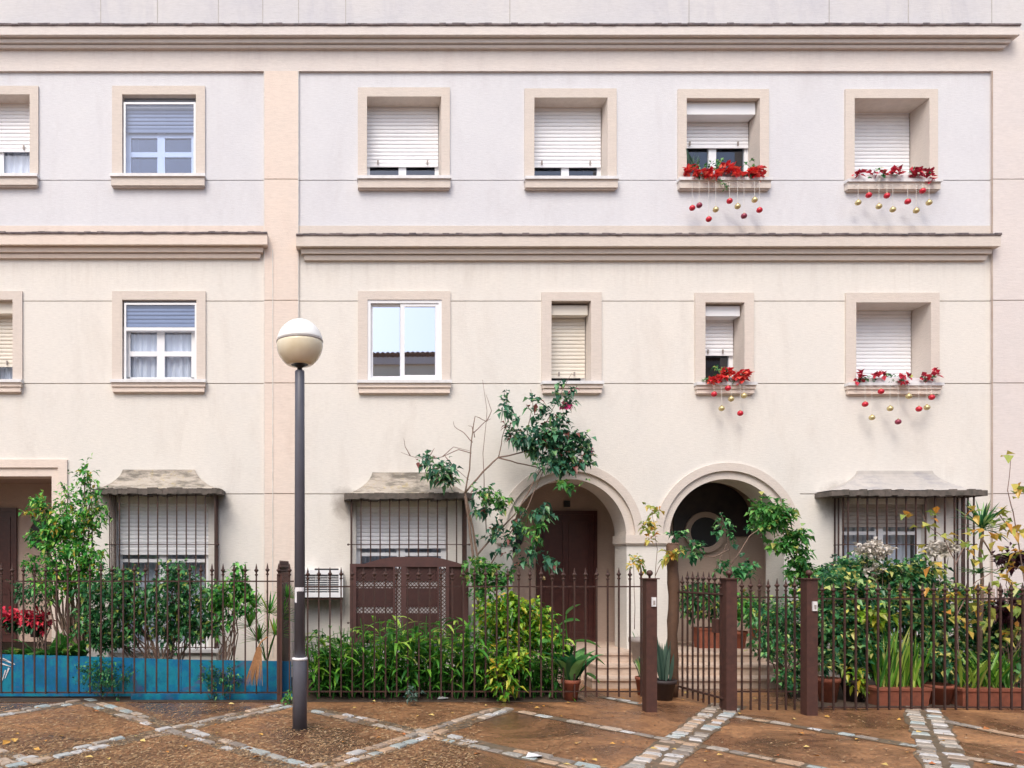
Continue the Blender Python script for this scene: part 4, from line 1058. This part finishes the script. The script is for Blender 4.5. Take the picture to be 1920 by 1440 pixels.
for c in ((945, 760, 8, 30, 34), (998, 775, 9, 40, 40), (958, 800, 10, 30, 24), (1060, 745, 16, 36, 50), (1035, 790, 30, 34, 130), (995, 825, 44, 24, 200), (1045, 835, 55, 26, 270), (1050, 872, 48, 14, 200), (1085, 858, 26, 16, 100),
          (1070, 830, 18, 18, 60), (825, 885, 18, 18, 90), (800, 868, 12, 16, 50), (838, 905, 16, 10, 40), (905, 930, 22, 16, 70), (895, 955, 18, 14, 60), (930, 960, 20, 16, 60), (950, 1000, 30, 24, 110), (990, 975, 36, 26, 80),
          (925, 1010, 20, 26, 70), (1010, 960, 20, 20, 50), (990, 1030, 30, 20, 60), (1020, 1055, 26, 10, 40), (975, 1060, 24, 14, 50)):
    scatter(mb, c[0], c[1], Yc - .08, c[2], c[3], c[4], .082, .052, .13, .45, 0, 1, .18, 1, 1.35 if c[1] < 920 else .8)
mb.build('foliage', M['leaf_vine'], e)
mb = MB()
for c in ((895, 1070, 28, 24, 130), (930, 1085, 30, 20, 110), (920, 935, 22, 14, 40), (950, 945, 18, 8, 25), (1005, 1000, 20, 26, 35), (1060, 912, 30, 8, 30), (900, 1110, 20, 16, 50)):
    scatter(mb, c[0], c[1], Yc - .2, c[2], c[3], c[4], .07, .045, .12, .4)
mb.build('young_foliage', M['leaf_bright'], e)
for a_ in ((1063, 762, Yc - .15, 9, 6, 26, .05, .045, .06), (1068, 732, Yc - .1, 12, 3, 8, .05, .035, .05), (1108, 853, Yc - .1, 4, 9, 10, .04, .03, .05)):
    mb = MB(); scatter(mb, *a_, .3, 0, 1, .18, .4, 1.2); mb.build('bract', M['petal_pink'], e)

# vines at the right arch
e = empty('arch_vine', (wx(1500, 9.6), 9.6, 0), 'bright green vine hanging over the right side of the right arch', 'climber')
mb = MB()
for pts in ([(1520, 1290), (1515, 1180), (1500, 1090), (1480, 1030), (1465, 990), (1455, 960), (1440, 950)], [(1500, 1090), (1490, 1010), (1476, 950)], [(1515, 1180), (1530, 1110), (1560, 1080)]): tubepx(mb, pts, 10.5, .012, .005, .006)
mb.build('trunk', M['stem'], e, True)
mb = MB()
for c in ((1440, 955, 26, 16, 110), (1462, 975, 24, 22, 110), (1430, 985, 22, 14, 60), (1490, 1005, 18, 14, 80), (1465, 1022, 22, 10, 70), (1500, 1050, 14, 22, 70), (1490, 1075, 20, 14, 60), (1520, 1085, 30, 14, 90), (1500, 1120, 16, 20, 50), (1550, 1075, 26, 14, 80)):
    scatter(mb, c[0], c[1], 10.35, c[2], c[3], c[4], .075, .05, .12, .4)
mb.build('foliage', M['leaf_bright'], e)
e = empty('porch_creeper', (wx(1370, 9.9), 9.9, 0), 'leggy creeper with round leaf clusters in front of the right arch', 'climber')
mb = MB()
for pts in ([(1372, 1200), (1370, 1060), (1365, 1000), (1350, 960)], [(1370, 1060), (1390, 1030), (1405, 1005), (1425, 990)], [(1366, 1030), (1340, 1045), (1315, 1042), (1290, 1030)], [(1335, 1080), (1350, 1050), (1362, 1020)]): tubepx(mb, pts, 10.0, .010, .005, .006)
mb.build('trunk', M['stem'], e, True)
mb = MB()
for c in ((1300, 1035, 20, 16, 90), (1270, 1010, 16, 12, 40), (1352, 1068, 9, 14, 40), (1395, 1062, 16, 20, 80), (1382, 1072, 12, 10, 40), (1415, 985, 18, 12, 60), (1362, 1000, 20, 34, 60)):
    scatter(mb, c[0], c[1], 9.95 if c[1] > 995 else 11.2, c[2], c[3], c[4], .065, .045, .10, .4, 0, .8, .18, .8, 1.1)
mb.build('foliage', M['leaf_dark'], e)
e = empty('pier_vine', (wx(1235, 9.3), 9.3, 0), 'thin yellow-green vine in front of the pier between the arches', 'climber')
mb = MB()
for pts in ([(1230, 1300), (1228, 1180), (1228, 1080), (1232, 1030), (1225, 980), (1222, 955)], [(1228, 1080), (1240, 1055), (1262, 1040), (1280, 1030)], [(1190, 1180), (1190, 1120), (1188, 1060)]): tubepx(mb, pts, 9.25, .005, .0025, .004)
mb.build('trunk', M['stem'], e, True)
mb = MB()
for c in ((1228, 955, 8, 10, 14), (1214, 985, 12, 10, 22), (1190, 1055, 10, 14, 24), (1258, 1040, 16, 8, 26), (1220, 1010, 6, 8, 8)): scatter(mb, c[0], c[1], 9.25, c[2], c[3], c[4], .06, .042, .06, .4)
mb.build('foliage', M['leaf_autumn'], e)

# pots -------------------------------------------------------------
def pot(px, py, Y, wpx, hpx, label, zb=0, mat='terra', leafs=None, lmat='leaf_dark', L=.07, Wd=.045, straps=None, group='potted plants', hi=1):
    x = wx(px, Y); r = wpx * Y / F / 2; h = hpx * Y / F
    e = empty('potted_plant', (x, Y, zb), label, 'potted plant', group)
    mb = MB(); mb.lathe([(r * .68, 0), (r * .95, h * .82), (r * 1.05, h * .83), (r * 1.06, h), (r * .92, h), (r * .9, h * .9)], (x, Y, zb), 20); mb.build('pot', M[mat], e, True)
    mb = MB()
    if leafs:
        for c in leafs: scatter(mb, c[0], c[1], Y, c[2], c[3], c[4], L, Wd, None, .35, 0, hi)
    if straps:
        for _ in range(straps[0]):
            a = U(0, 6.28); mb.r = R(); mb.strap((x + r * .6 * math.cos(a) * R(), Y + r * .6 * math.sin(a) * R(), zb + h), (math.cos(a) * straps[3], math.sin(a) * straps[3], 1), straps[1] * U(.6, 1), straps[2], straps[4], 5)
    mb.build('foliage', M[lmat], e)
    return e
def trough(pxa, pxb, pyt, pyb, Y, label, zb=0, mat='terra', straps=None, leafs=None, lmat='leaf_dark', group='terracotta planters behind the fence', L=.07):
    x0, x1 = wx(pxa, Y), wx(pxb, Y); h = (pyb - pyt) * Y / F
    e = empty('planter', ((x0 + x1) / 2, Y, zb), label, 'planter', group)
    mb = MB(); w = .11; t = .02
    v0 = [(x0 + t, Y - w + t, zb), (x1 - t, Y - w + t, zb), (x1 - t, Y + w - t, zb), (x0 + t, Y + w - t, zb)]; v1 = [(x0, Y - w, zb + h - .03), (x1, Y - w, zb + h - .03), (x1, Y + w, zb + h - .03), (x0, Y + w, zb + h - .03)]
    mb.quad(*v0[::-1])
    for k in range(4): mb.quad(v0[k], v0[(k + 1) % 4], v1[(k + 1) % 4], v1[k])
    mb.box(x0 - .012, x1 + .012, Y - w - .012, Y + w + .012, zb + h - .03, zb + h); mb.build('trough', M[mat], e)
    mb = MB()
    if straps:
        for _ in range(straps[0]):
            a = U(0, 6.28); mb.r = R(); mb.strap((U(x0 + .05, x1 - .05), Y + U(-.06, .06), zb + h), (math.cos(a) * straps[3], math.sin(a) * straps[3], 1), straps[1] * U(.5, 1), straps[2], straps[4], 5)
    if leafs:
        for c in leafs: scatter(mb, c[0], c[1], Y, c[2], c[3], c[4], L, L * .6, None, .35)
    mb.build('foliage', M[lmat], e); return e
trough(1632, 1732, 1285, 1319, 8.82, 'long terracotta planter with tall grassy leaves, left of the round pot', straps=(70, .75, .03, .22, .5), lmat='leaf_ginger')
trough(1790, 1905, 1289, 1323, 8.78, 'long terracotta planter with drooping leaves at the right edge', straps=(60, .6, .032, .4, .9), lmat='leaf_ginger')
pot(1758, 0, 8.86, 52, 38, 'round terracotta pot standing between the two long planters', leafs=[(1758, 1240, 30, 30, 120)], lmat='leaf_mixed')
pot(1552, 0, 9.0, 40, 46, 'tall terracotta pot right of the third gate post', leafs=[(1555, 1235, 30, 22, 90)], lmat='leaf_mixed')
pot(1600, 0, 9.05, 42, 42, 'dark pot in the shade below the variegated shrub', mat='darkpot', leafs=[(1600, 1240, 24, 16, 60)])
pot(1070, 0, 9.1, 34, 40, 'terracotta pot with large leaves left of the steps', leafs=None, straps=(20, .55, .13, .5, 1.3), lmat='leaf_dark')
pot(1243, 0, 9.15, 46, 38, 'dark pot of upright snake plant behind the left gate post', mat='darkpot', straps=(34, .52, .045, .14, -.05), lmat='leaf_blue')
pot(1205, 0, 9.5, 26, 34, 'small terracotta pot peeping out left of the first gate post', straps=(12, .3, .03, .3, .8))
pot(1204, 0, 10.55, 46, 46, 'round grey urn standing on the steps below the pier', mat='grey_urn', zb=.27, straps=(4, .1, .02, .3, .8))
trough(1305, 1372, 1165, 1203, 11.2, 'brown trough with dark bushy plant on the porch floor', zb=FL + .001, mat='terra', leafs=[(1325, 1125, 46, 34, 420), (1290, 1140, 20, 18, 80)], lmat='leaf_dark', group='porch planters')
pot(1418, 0, 10.9, 22, 22, 'small orange pot raised beside the porch shrub', zb=.55, leafs=[(1425, 1155, 24, 22, 110)], lmat='leaf_bright')
pot(1385, 0, 11.15, 30, 32, 'brown pot with yellowish leaves inside the right arch', zb=FL + .001, leafs=[(1395, 1140, 24, 26, 150)], lmat='leaf_fresh')
# big leaves near the steps
e = empty('elephant_ear', (wx(1110, 9.4), 9.4, 0), 'plant with a few huge leaves hanging over the steps', 'plant')
mb = MB(); sm = MB()
for px, py, dx, dz, L in ((1050, 1170, .5, .2, .26), (1080, 1200, .9, -.1, .32), (1095, 1225, 1, -.35, .30), (1062, 1150, .4, .5, .22), (1100, 1262, .8, -.5, .20), (1040, 1205, -.6, .1, .24)):
    p = Vector(W(px, py, 9.3)); mb.r = U(.3, .8); mb.strap(p, (dx, -.3, dz + .3), L, .17, 1.3, 6); sm.tube([(wx(1078, 9.4), 9.4, 0), p + Vector((0, .03, -.15)), p], .006, 5)
mb.build('leaf', M['leaf_bright'], e); sm.build('stalk', M['leaf_fresh'], e)

# right hand garden -------------------------------------------------
shrub('variegated_shrub', 'dense variegated shrub right of the third gate post', 'shrub', 1590, 9.3,
      [(1570, 1110, 9.3, 45, 40, 420), (1560, 1180, 9.2, 45, 50, 460), (1620, 1150, 9.2, 45, 60, 520), (1600, 1220, 9.1, 55, 45, 480), (1650, 1230, 9.1, 30, 40, 240), (1535, 1120, 9.3, 26, 30, 140)], .07, .042, 'leaf_mixed', PG, .015)
shrub('porch_shrub', 'dark green shrub spilling over the right end of the steps', 'shrub', 1480, 9.6,
      [(1450, 1160, 9.7, 40, 40, 360), (1470, 1215, 9.5, 42, 40, 380), (1490, 1265, 9.3, 34, 26, 220), (1430, 1210, 9.6, 22, 20, 90), (1500, 1180, 9.5, 26, 40, 180)], .055, .032, 'leaf_dark', PG, .012)
shrub('broad_shrub', 'wide dark shrub under the right caged window', 'shrub', 1710, 9.5,
      [(1620, 1070, 9.6, 45, 30, 300), (1700, 1085, 9.5, 55, 36, 460), (1690, 1140, 9.5, 60, 40, 500), (1760, 1130, 9.5, 45, 40, 300), (1740, 1190, 9.4, 50, 40, 320), (1700, 1250, 9.3, 60, 40, 380), (1790, 1240, 9.3, 50, 40, 320), (1830, 1170, 9.3, 40, 50, 260)], .075, .045, 'leaf_mixed', PG, .016)
shrub('blue_green_bush', 'blue-green bush rising beside the right caged window sill', 'shrub', 1585, 9.8, [(1575, 1075, 9.8, 30, 22, 220), (1550, 1100, 9.8, 30, 18, 150)], .06, .03, 'leaf_vine', PG, .01)
shrub('right_edge_shrub', 'dark shrub filling the lower right corner behind the planters', 'shrub', 1890, 9.3, [(1870, 1190, 9.3, 40, 40, 300), (1900, 1240, 9.2, 50, 45, 420), (1840, 1255, 9.1, 36, 36, 200), (1930, 1150, 9.3, 30, 50, 260)], .085, .045, 'leaf_mixed', PG, .016)
shrub('maroon_shrub', 'dark maroon leaved plant hanging at the right edge', 'shrub', 1905, 9.0, [(1895, 1052, 9.0, 26, 12, 150), (1905, 1145, 9.0, 34, 22, 260), (1875, 1150, 9.0, 20, 12, 60)], .06, .035, 'leaf_maroon', PG, .01)
def flowering(px, py, rx, ry, n, label, Y=9.3):
    e = empty('white_flower', (wx(px, Y), Y, 0), label, 'flower', 'white flower heads')
    mb = MB(); scatter(mb, px, py, Y, rx, ry, n, .042, .042, .1, .2, 0, 1, .18, .4, 2.4); mb.build('petals', M['petal_white'], e)
    mb = MB(); branches(mb, (wx(px + 8, Y), Y, 0), [W(px + U(-.6, .6) * rx, py, Y) for _ in range(4)], .006, .05); mb.build('stem', M['stem'], e)
flowering(1638, 1030, 34, 14, 170, 'wide cream flower head before the right caged window')
flowering(1764, 1030, 30, 12, 130, 'cream flower head right of the caged window centre')
flowering(1640, 1068, 16, 8, 30, 'small sparse white blossoms below the widest flower head')
# dracaena
e = empty('dracaena', (wx(1840, 9.0), 9.0, 0), 'dracaena with a spiky leaf rosette on a bare trunk', 'plant')
mb = MB(); tubepx(mb, [(1840, 1310), (1838, 1200), (1842, 1100), (1838, 1040), (1842, 995)], 9.0, .022, .016, .006); tubepx(mb, [(1842, 1010), (1860, 1040), (1885, 1045)], 8.95, .009, .006); mb.build('trunk', M['stem'], e, True)
mb = MB()
for _ in range(58):
    a = U(0, 6.28); el = U(-.1, 1.3); mb.r = U(.1, .9); mb.strap(W(1842, 995 - U(0, 8), 9.0), (math.cos(a) * math.cos(el), math.sin(a) * math.cos(el), math.sin(el)), U(.26, .42), .026, U(.3, 1.1), 5)
for _ in range(26):
    a = U(0, 6.28); mb.r = R(); mb.strap(W(1835, 1075, 9.0), (math.cos(a), math.sin(a), U(.1, .9)), U(.15, .28), .024, U(.6, 1.4), 4)
mb.build('foliage', M['leaf_mixed'], e)
# yellowing big-leaf climber
e = empty('yellowing_climber', (wx(1800, 8.9), 8.9, 0), 'straggly plant with big yellow and orange leaves at far right', 'climber')
mb = MB()
for pts in ([(1800, 1310), (1795, 1150), (1790, 1050), (1770, 1010), (1740, 985), (1725, 960)], [(1795, 1150), (1830, 1090), (1880, 1060), (1930, 1070)], [(1930, 1150), (1900, 960), (1890, 920), (1895, 860)], [(1900, 1000), (1870, 960), (1850, 955)], [(1790, 1060), (1815, 1010), (1810, 965)]): tubepx(mb, pts, 8.85, .007, .003, .006)
mb.build('stem', M['bare'], e)
mb = MB(); Lf = MB()
for px, py, n in ((1740, 965, 5), (1735, 985, 5), (1770, 1008, 6), (1815, 1003, 5), (1820, 1025, 7), (1815, 960, 4), (1880, 960, 6), (1895, 985, 7), (1905, 1000, 6), (1900, 908, 4), (1898, 930, 3), (1890, 858, 3), (1742, 1108, 6), (1765, 1110, 5), (1795, 1105, 6), (1800, 1118, 5), (1832, 1110, 6), (1840, 1130, 5), (1830, 1142, 5), (1885, 1040, 6), (1905, 1100, 4), (1905, 1180, 8), (1880, 1190, 8), (1850, 1095, 5), (1910, 1030, 5), (1690, 965, 4), (1860, 1010, 6), (1875, 1085, 6), (1780, 1150, 5), (1815, 1175, 6), (1850, 1160, 6), (1900, 1140, 7), (1755, 1060, 5), (1725, 1035, 4), (1900, 1060, 7), (1835, 1050, 5), (1870, 980, 5), (1690, 1120, 4), (1640, 1150, 4)):
    c = Vector(W(px, py, 8.83))
    for _ in range(n):
        mb.r = R(); mb.leaf(c + Vector((U(-.07, .07), U(-.08, .05), U(-.045, .045))), rdir(.1) + Vector((0, -.4, 0)), U(.09, .15), U(.065, .105), .35)
mb.build('foliage', M['leaf_autumn'], e)
# yellow croton spot in the right hedge
shrub('yellow_croton', 'small bright yellow leaf cluster within the dark shrub by the planters', 'shrub', 1635, 8.95, [(1635, 1155, 8.95, 22, 16, 60), (1612, 1285, 8.9, 12, 8, 14), (1600, 1262, 8.9, 10, 8, 12)], .075, .04, 'leaf_croton', PG, .006, lo=.4)
# pale pickets at right
e = empty('picket_screen', (wx(1890, 10), 10, 0), 'pale wooden picket screen behind the far right plants', 'screen')
mb = MB()
for k in range(9):
    x = wx(1846 + k * 14, 10); mb.box(x - .03, x + .03, 9.99, 10.01, 0, wz(1098 + (k % 2) * 6, 10))
mb.build('slats', M['pale_wood'], e)
for z_ in (.5, 1.0):
    mb = MB(); mb.box(wx(1840, 10), wx(1965, 10), 10.011, 10.03, z_, z_ + .06); mb.build('crossbar', M['pale_wood'], e)

# flowers on the sills ---------------------------------------------
def sill_box(ox0, ox1, ysill, pts, mat, label, leafs=(), green=40, boxmat='sill', aloe=None):
    Y = 10.92; e = empty('flower_box', (wx((ox0 + ox1) / 2, Y), Y, wz(ysill, Y)), label, 'flower box', 'flowered windowsills')
    z0 = wz(ysill) + .001
    mb = MB(); mb.box(wx(ox0 + 2), wx(ox1 - 2), 10.93, 11.08, z0, z0 + .07); mb.build('trough', M[boxmat], e)
    mb = MB(); g_ = MB()
    for px, py, rx, ry, n in pts:
        scatter(mb, px, py, 10.9, rx, ry, n, .062, .05, .05, .1, 0, 1, .18, .35, 1.6)
        scatter(g_, px, py + 4, 10.94, rx * 1.1, ry * .7, int(n * green / 100), .05, .035, .05, .3, 0, .6, .18, .4, 1)
    for px, py, rx, ry, n in leafs: scatter(g_, px, py, 10.97, rx, ry, n, .05, .03, .05, .3, 0, 1, .18, .5, 1)
    mb.build('blossom', M[mat], e); g_.build('foliage', M['leaf_dark'], e)
    if aloe:
        a_ = MB()
        for _ in range(18): 
            a_.r = R(); a_.strap(W(aloe[0] + U(-6, 6), aloe[1], 11.0), (U(-.5, .5), U(-.3, .1), 1), U(.18, .34), .03, .3, 4)
        a_.build('aloe', M['leaf_blue'], e)
sill_box(1288, 1420, 338, [(1292, 322, 8, 9, 26), (1315, 327, 16, 7, 40), (1340, 328, 14, 7, 30), (1366, 320, 12, 10, 34), (1385, 328, 16, 5, 22), (1418, 325, 14, 9, 40)], 'petal_red', 'red flowers with a spiky aloe on the upper sill left of the corner', [(1345, 312, 22, 7, 60), (1300, 315, 14, 8, 40), (1404, 315, 8, 14, 30), (1366, 348, 10, 12, 30)], 50, 'shutter_blue', (1299, 320))
sill_box(1602, 1738, 341, [(1618, 325, 16, 7, 14), (1650, 328, 16, 6, 10), (1680, 325, 16, 8, 18), (1718, 324, 12, 12, 22), (1745, 330, 10, 9, 18)], 'petal_dark', 'white trough of dark red poinsettias on the upper right sill', [(1640, 322, 8, 8, 8), (1725, 334, 14, 6, 10)], 60)
sill_box(1324, 1391, 719, [(1340, 710, 12, 8, 30), (1360, 704, 12, 9, 34), (1390, 706, 14, 10, 44)], 'petal_red', 'red flowers crowding the narrow lower windowsill', [(1350, 692, 16, 6, 30), (1326, 712, 10, 8, 20), (1362, 700, 10, 8, 20)], 60)
sill_box(1605, 1741, 720, [(1614, 708, 9, 7, 12), (1650, 708, 14, 7, 18), (1690, 711, 18, 6, 18), (1742, 705, 14, 8, 20)], 'petal_dark', 'white trough of dark red poinsettias on the lower right sill', [(1665, 706, 12, 6, 14), (1700, 713, 12, 4, 10)], 60)

BA = [('upper', 'red-flowered upper sill', 340, [('r', 1298, 390), ('d', 1311, 385), ('g', 1342, 393), ('r', 1329, 411), ('r', 1368, 377), ('g', 1383, 387), ('d', 1395, 405), ('g', 1415, 375), ('r', 1424, 394)]),
      ('u6', 'upper right poinsettia sill', 345, [('g', 1609, 380), ('r', 1629, 366), ('g', 1648, 387), ('r', 1663, 367), ('g', 1674, 393), ('r', 1702, 378), ('r', 1730, 358), ('g', 1718, 395), ('g', 1742, 380)]),
      ('f5', 'narrow lower flowered sill', 722, [('r', 1339, 739), ('r', 1365, 728), ('g', 1371, 748), ('g', 1395, 742), ('g', 1353, 766), ('r', 1388, 775)]),
      ('f6', 'lower right poinsettia sill', 724, [('r', 1652, 734), ('r', 1622, 758), ('g', 1669, 766), ('g', 1704, 743), ('g', 1635, 783), ('d', 1684, 791), ('r', 1723, 767), ('g', 1738, 764), ('r', 1747, 745)])]
ORD = ['first', 'second', 'third', 'fourth', 'fifth', 'sixth']
for _, where, ys, lst in BA:
    cnt = {}
    for c, px, py in sorted(lst, key=lambda t: t[1]):
        cnt.setdefault(c, []).append((px, py))
    for c, L_ in cnt.items():
        nm = {'r': 'red', 'd': 'dark red', 'g': 'gold'}[c]
        for i, (px, py) in enumerate(L_):
            Y = 10.84; x, _, z = W(px, py, Y)
            o_txt = 'only' if len(L_) == 1 else ORD[i]
            e = empty('bauble', (x, Y, z), f'{o_txt} {nm} bauble from the left under the {where}', 'bauble', 'baubles hanging from the windowsills')
            mb = MB(); r = .041; mb.lathe([(r * math.sin(a) + .0008, -r * .92 * math.cos(a)) for a in [math.pi * k / 10 for k in range(11)]], (x, Y, z), 16); mb.build('ball', M[{'r': 'red_ball', 'd': 'dark_red_ball', 'g': 'gold_ball'}[c]], e, True)
            mb = MB(); mb.lathe([(.009, r * .9), (.009, r * 1.12), (.004, r * 1.2)], (x, Y, z), 8); mb.build('cap', M['gold_ball'], e)
            mb = MB(); mb.tube([(x, Y, z + r * 1.15), (x, Y, wz(ys, Y) - .0)], .0028, 4); mb.tube([(x, Y, wz(ys, Y)), (x, D - .07, wz(ys, Y) + .012)], .0028, 4); mb.build('string', M['string'], e)

# ------------------------------------------------------------------ opposite house (seen in the sliding window)
YO = -9.0
e = empty('opposite_house', (0, YO, 0), 'cream house with tiled roof across the square, mirrored in the sliding window', 'house')
mb = MB(); mb.box(-14, 16, YO - 8, YO, 0, 9.9); mb.build('wall', M['opposite'], e)
mb = MB(); mb.box(-14.3, 16.3, YO, YO + .10, 9.7, 10.0); mb.box(-14, 16, YO, YO + .06, 7.6, 7.9); mb.box(-14, 16, YO, YO + .06, 8.7, 8.85); mb.build('cornice', M['peach'], e)
mb = MB()
x = -14.3
while x < 16.3:
    mb.tube([(x, YO + .14, 10.08), (x, YO - 4, 11.1)], .11, 8); x += .2
mb.build('roof', M['tile'], e)
for k in range(9):
    for z in (1.2, 4.4, 6.9):
        x = -12.6 + k * 3.1; mb = MB(); frame_rect(mb, x - .12, x + 1.32, z - .12, z + 1.22, YO, .12, .05); w = mb.build('window', M['peach'], e)
        mb = MB(); mb.box(x, x + 1.2, YO - .01, YO + .006, z, z + 1.1); mb.build('pane', M['black'], w)

# ------------------------------------------------------------------ world, sun, camera
w = bpy.data.worlds.new('World'); sc.world = w; w.use_nodes = True; nt = w.node_tree
sky = nt.nodes.new('ShaderNodeTexSky'); sky.sky_type = 'NISHITA'; sky.sun_disc = False
EL, AZ = math.radians(52), math.radians(-155)
sky.sun_elevation = EL; sky.air_density = 1.0; sky.dust_density = 4.0; sky.ozone_density = 1.0
bg = nt.nodes['Background']; bg.inputs['Strength'].default_value = .15
nt.links.new(sky.outputs[0], bg.inputs['Color'])
sd = Vector((math.cos(EL) * math.sin(AZ), math.cos(EL) * math.cos(AZ), math.sin(EL)))   # towards the sun
sky.sun_rotation = AZ
ld = bpy.data.lights.new('sun', 'SUN'); ld.energy = 1.1; ld.angle = math.radians(28); ld.color = (1, .95, .88)
lo = bpy.data.objects.new('sun', ld); col.objects.link(lo); lo.rotation_euler = sd.to_track_quat('Z', 'Y').to_euler()
cam = bpy.data.cameras.new('camera'); co = bpy.data.objects.new('camera', cam); col.objects.link(co)
co.location = (0, 0, EYE); co.rotation_euler = (math.pi / 2, 0, 0)
cam.sensor_width = 36; cam.lens = F / 1920 * 36; cam.shift_x = (960 - X0) / 1920; cam.shift_y = (Y0 - 720) / 1920
cam.clip_start = .1; cam.clip_end = 500
sc.camera = co
sc.view_settings.view_transform = 'Standard'; sc.view_settings.look = 'None'; sc.view_settings.gamma = 1; sc.view_settings.exposure = .66
sc.render.resolution_x = 1024; sc.render.resolution_y = 768
sc.cycles.max_bounces = 8; sc.cycles.transparent_max_bounces = 12; sc.cycles.use_denoising = True
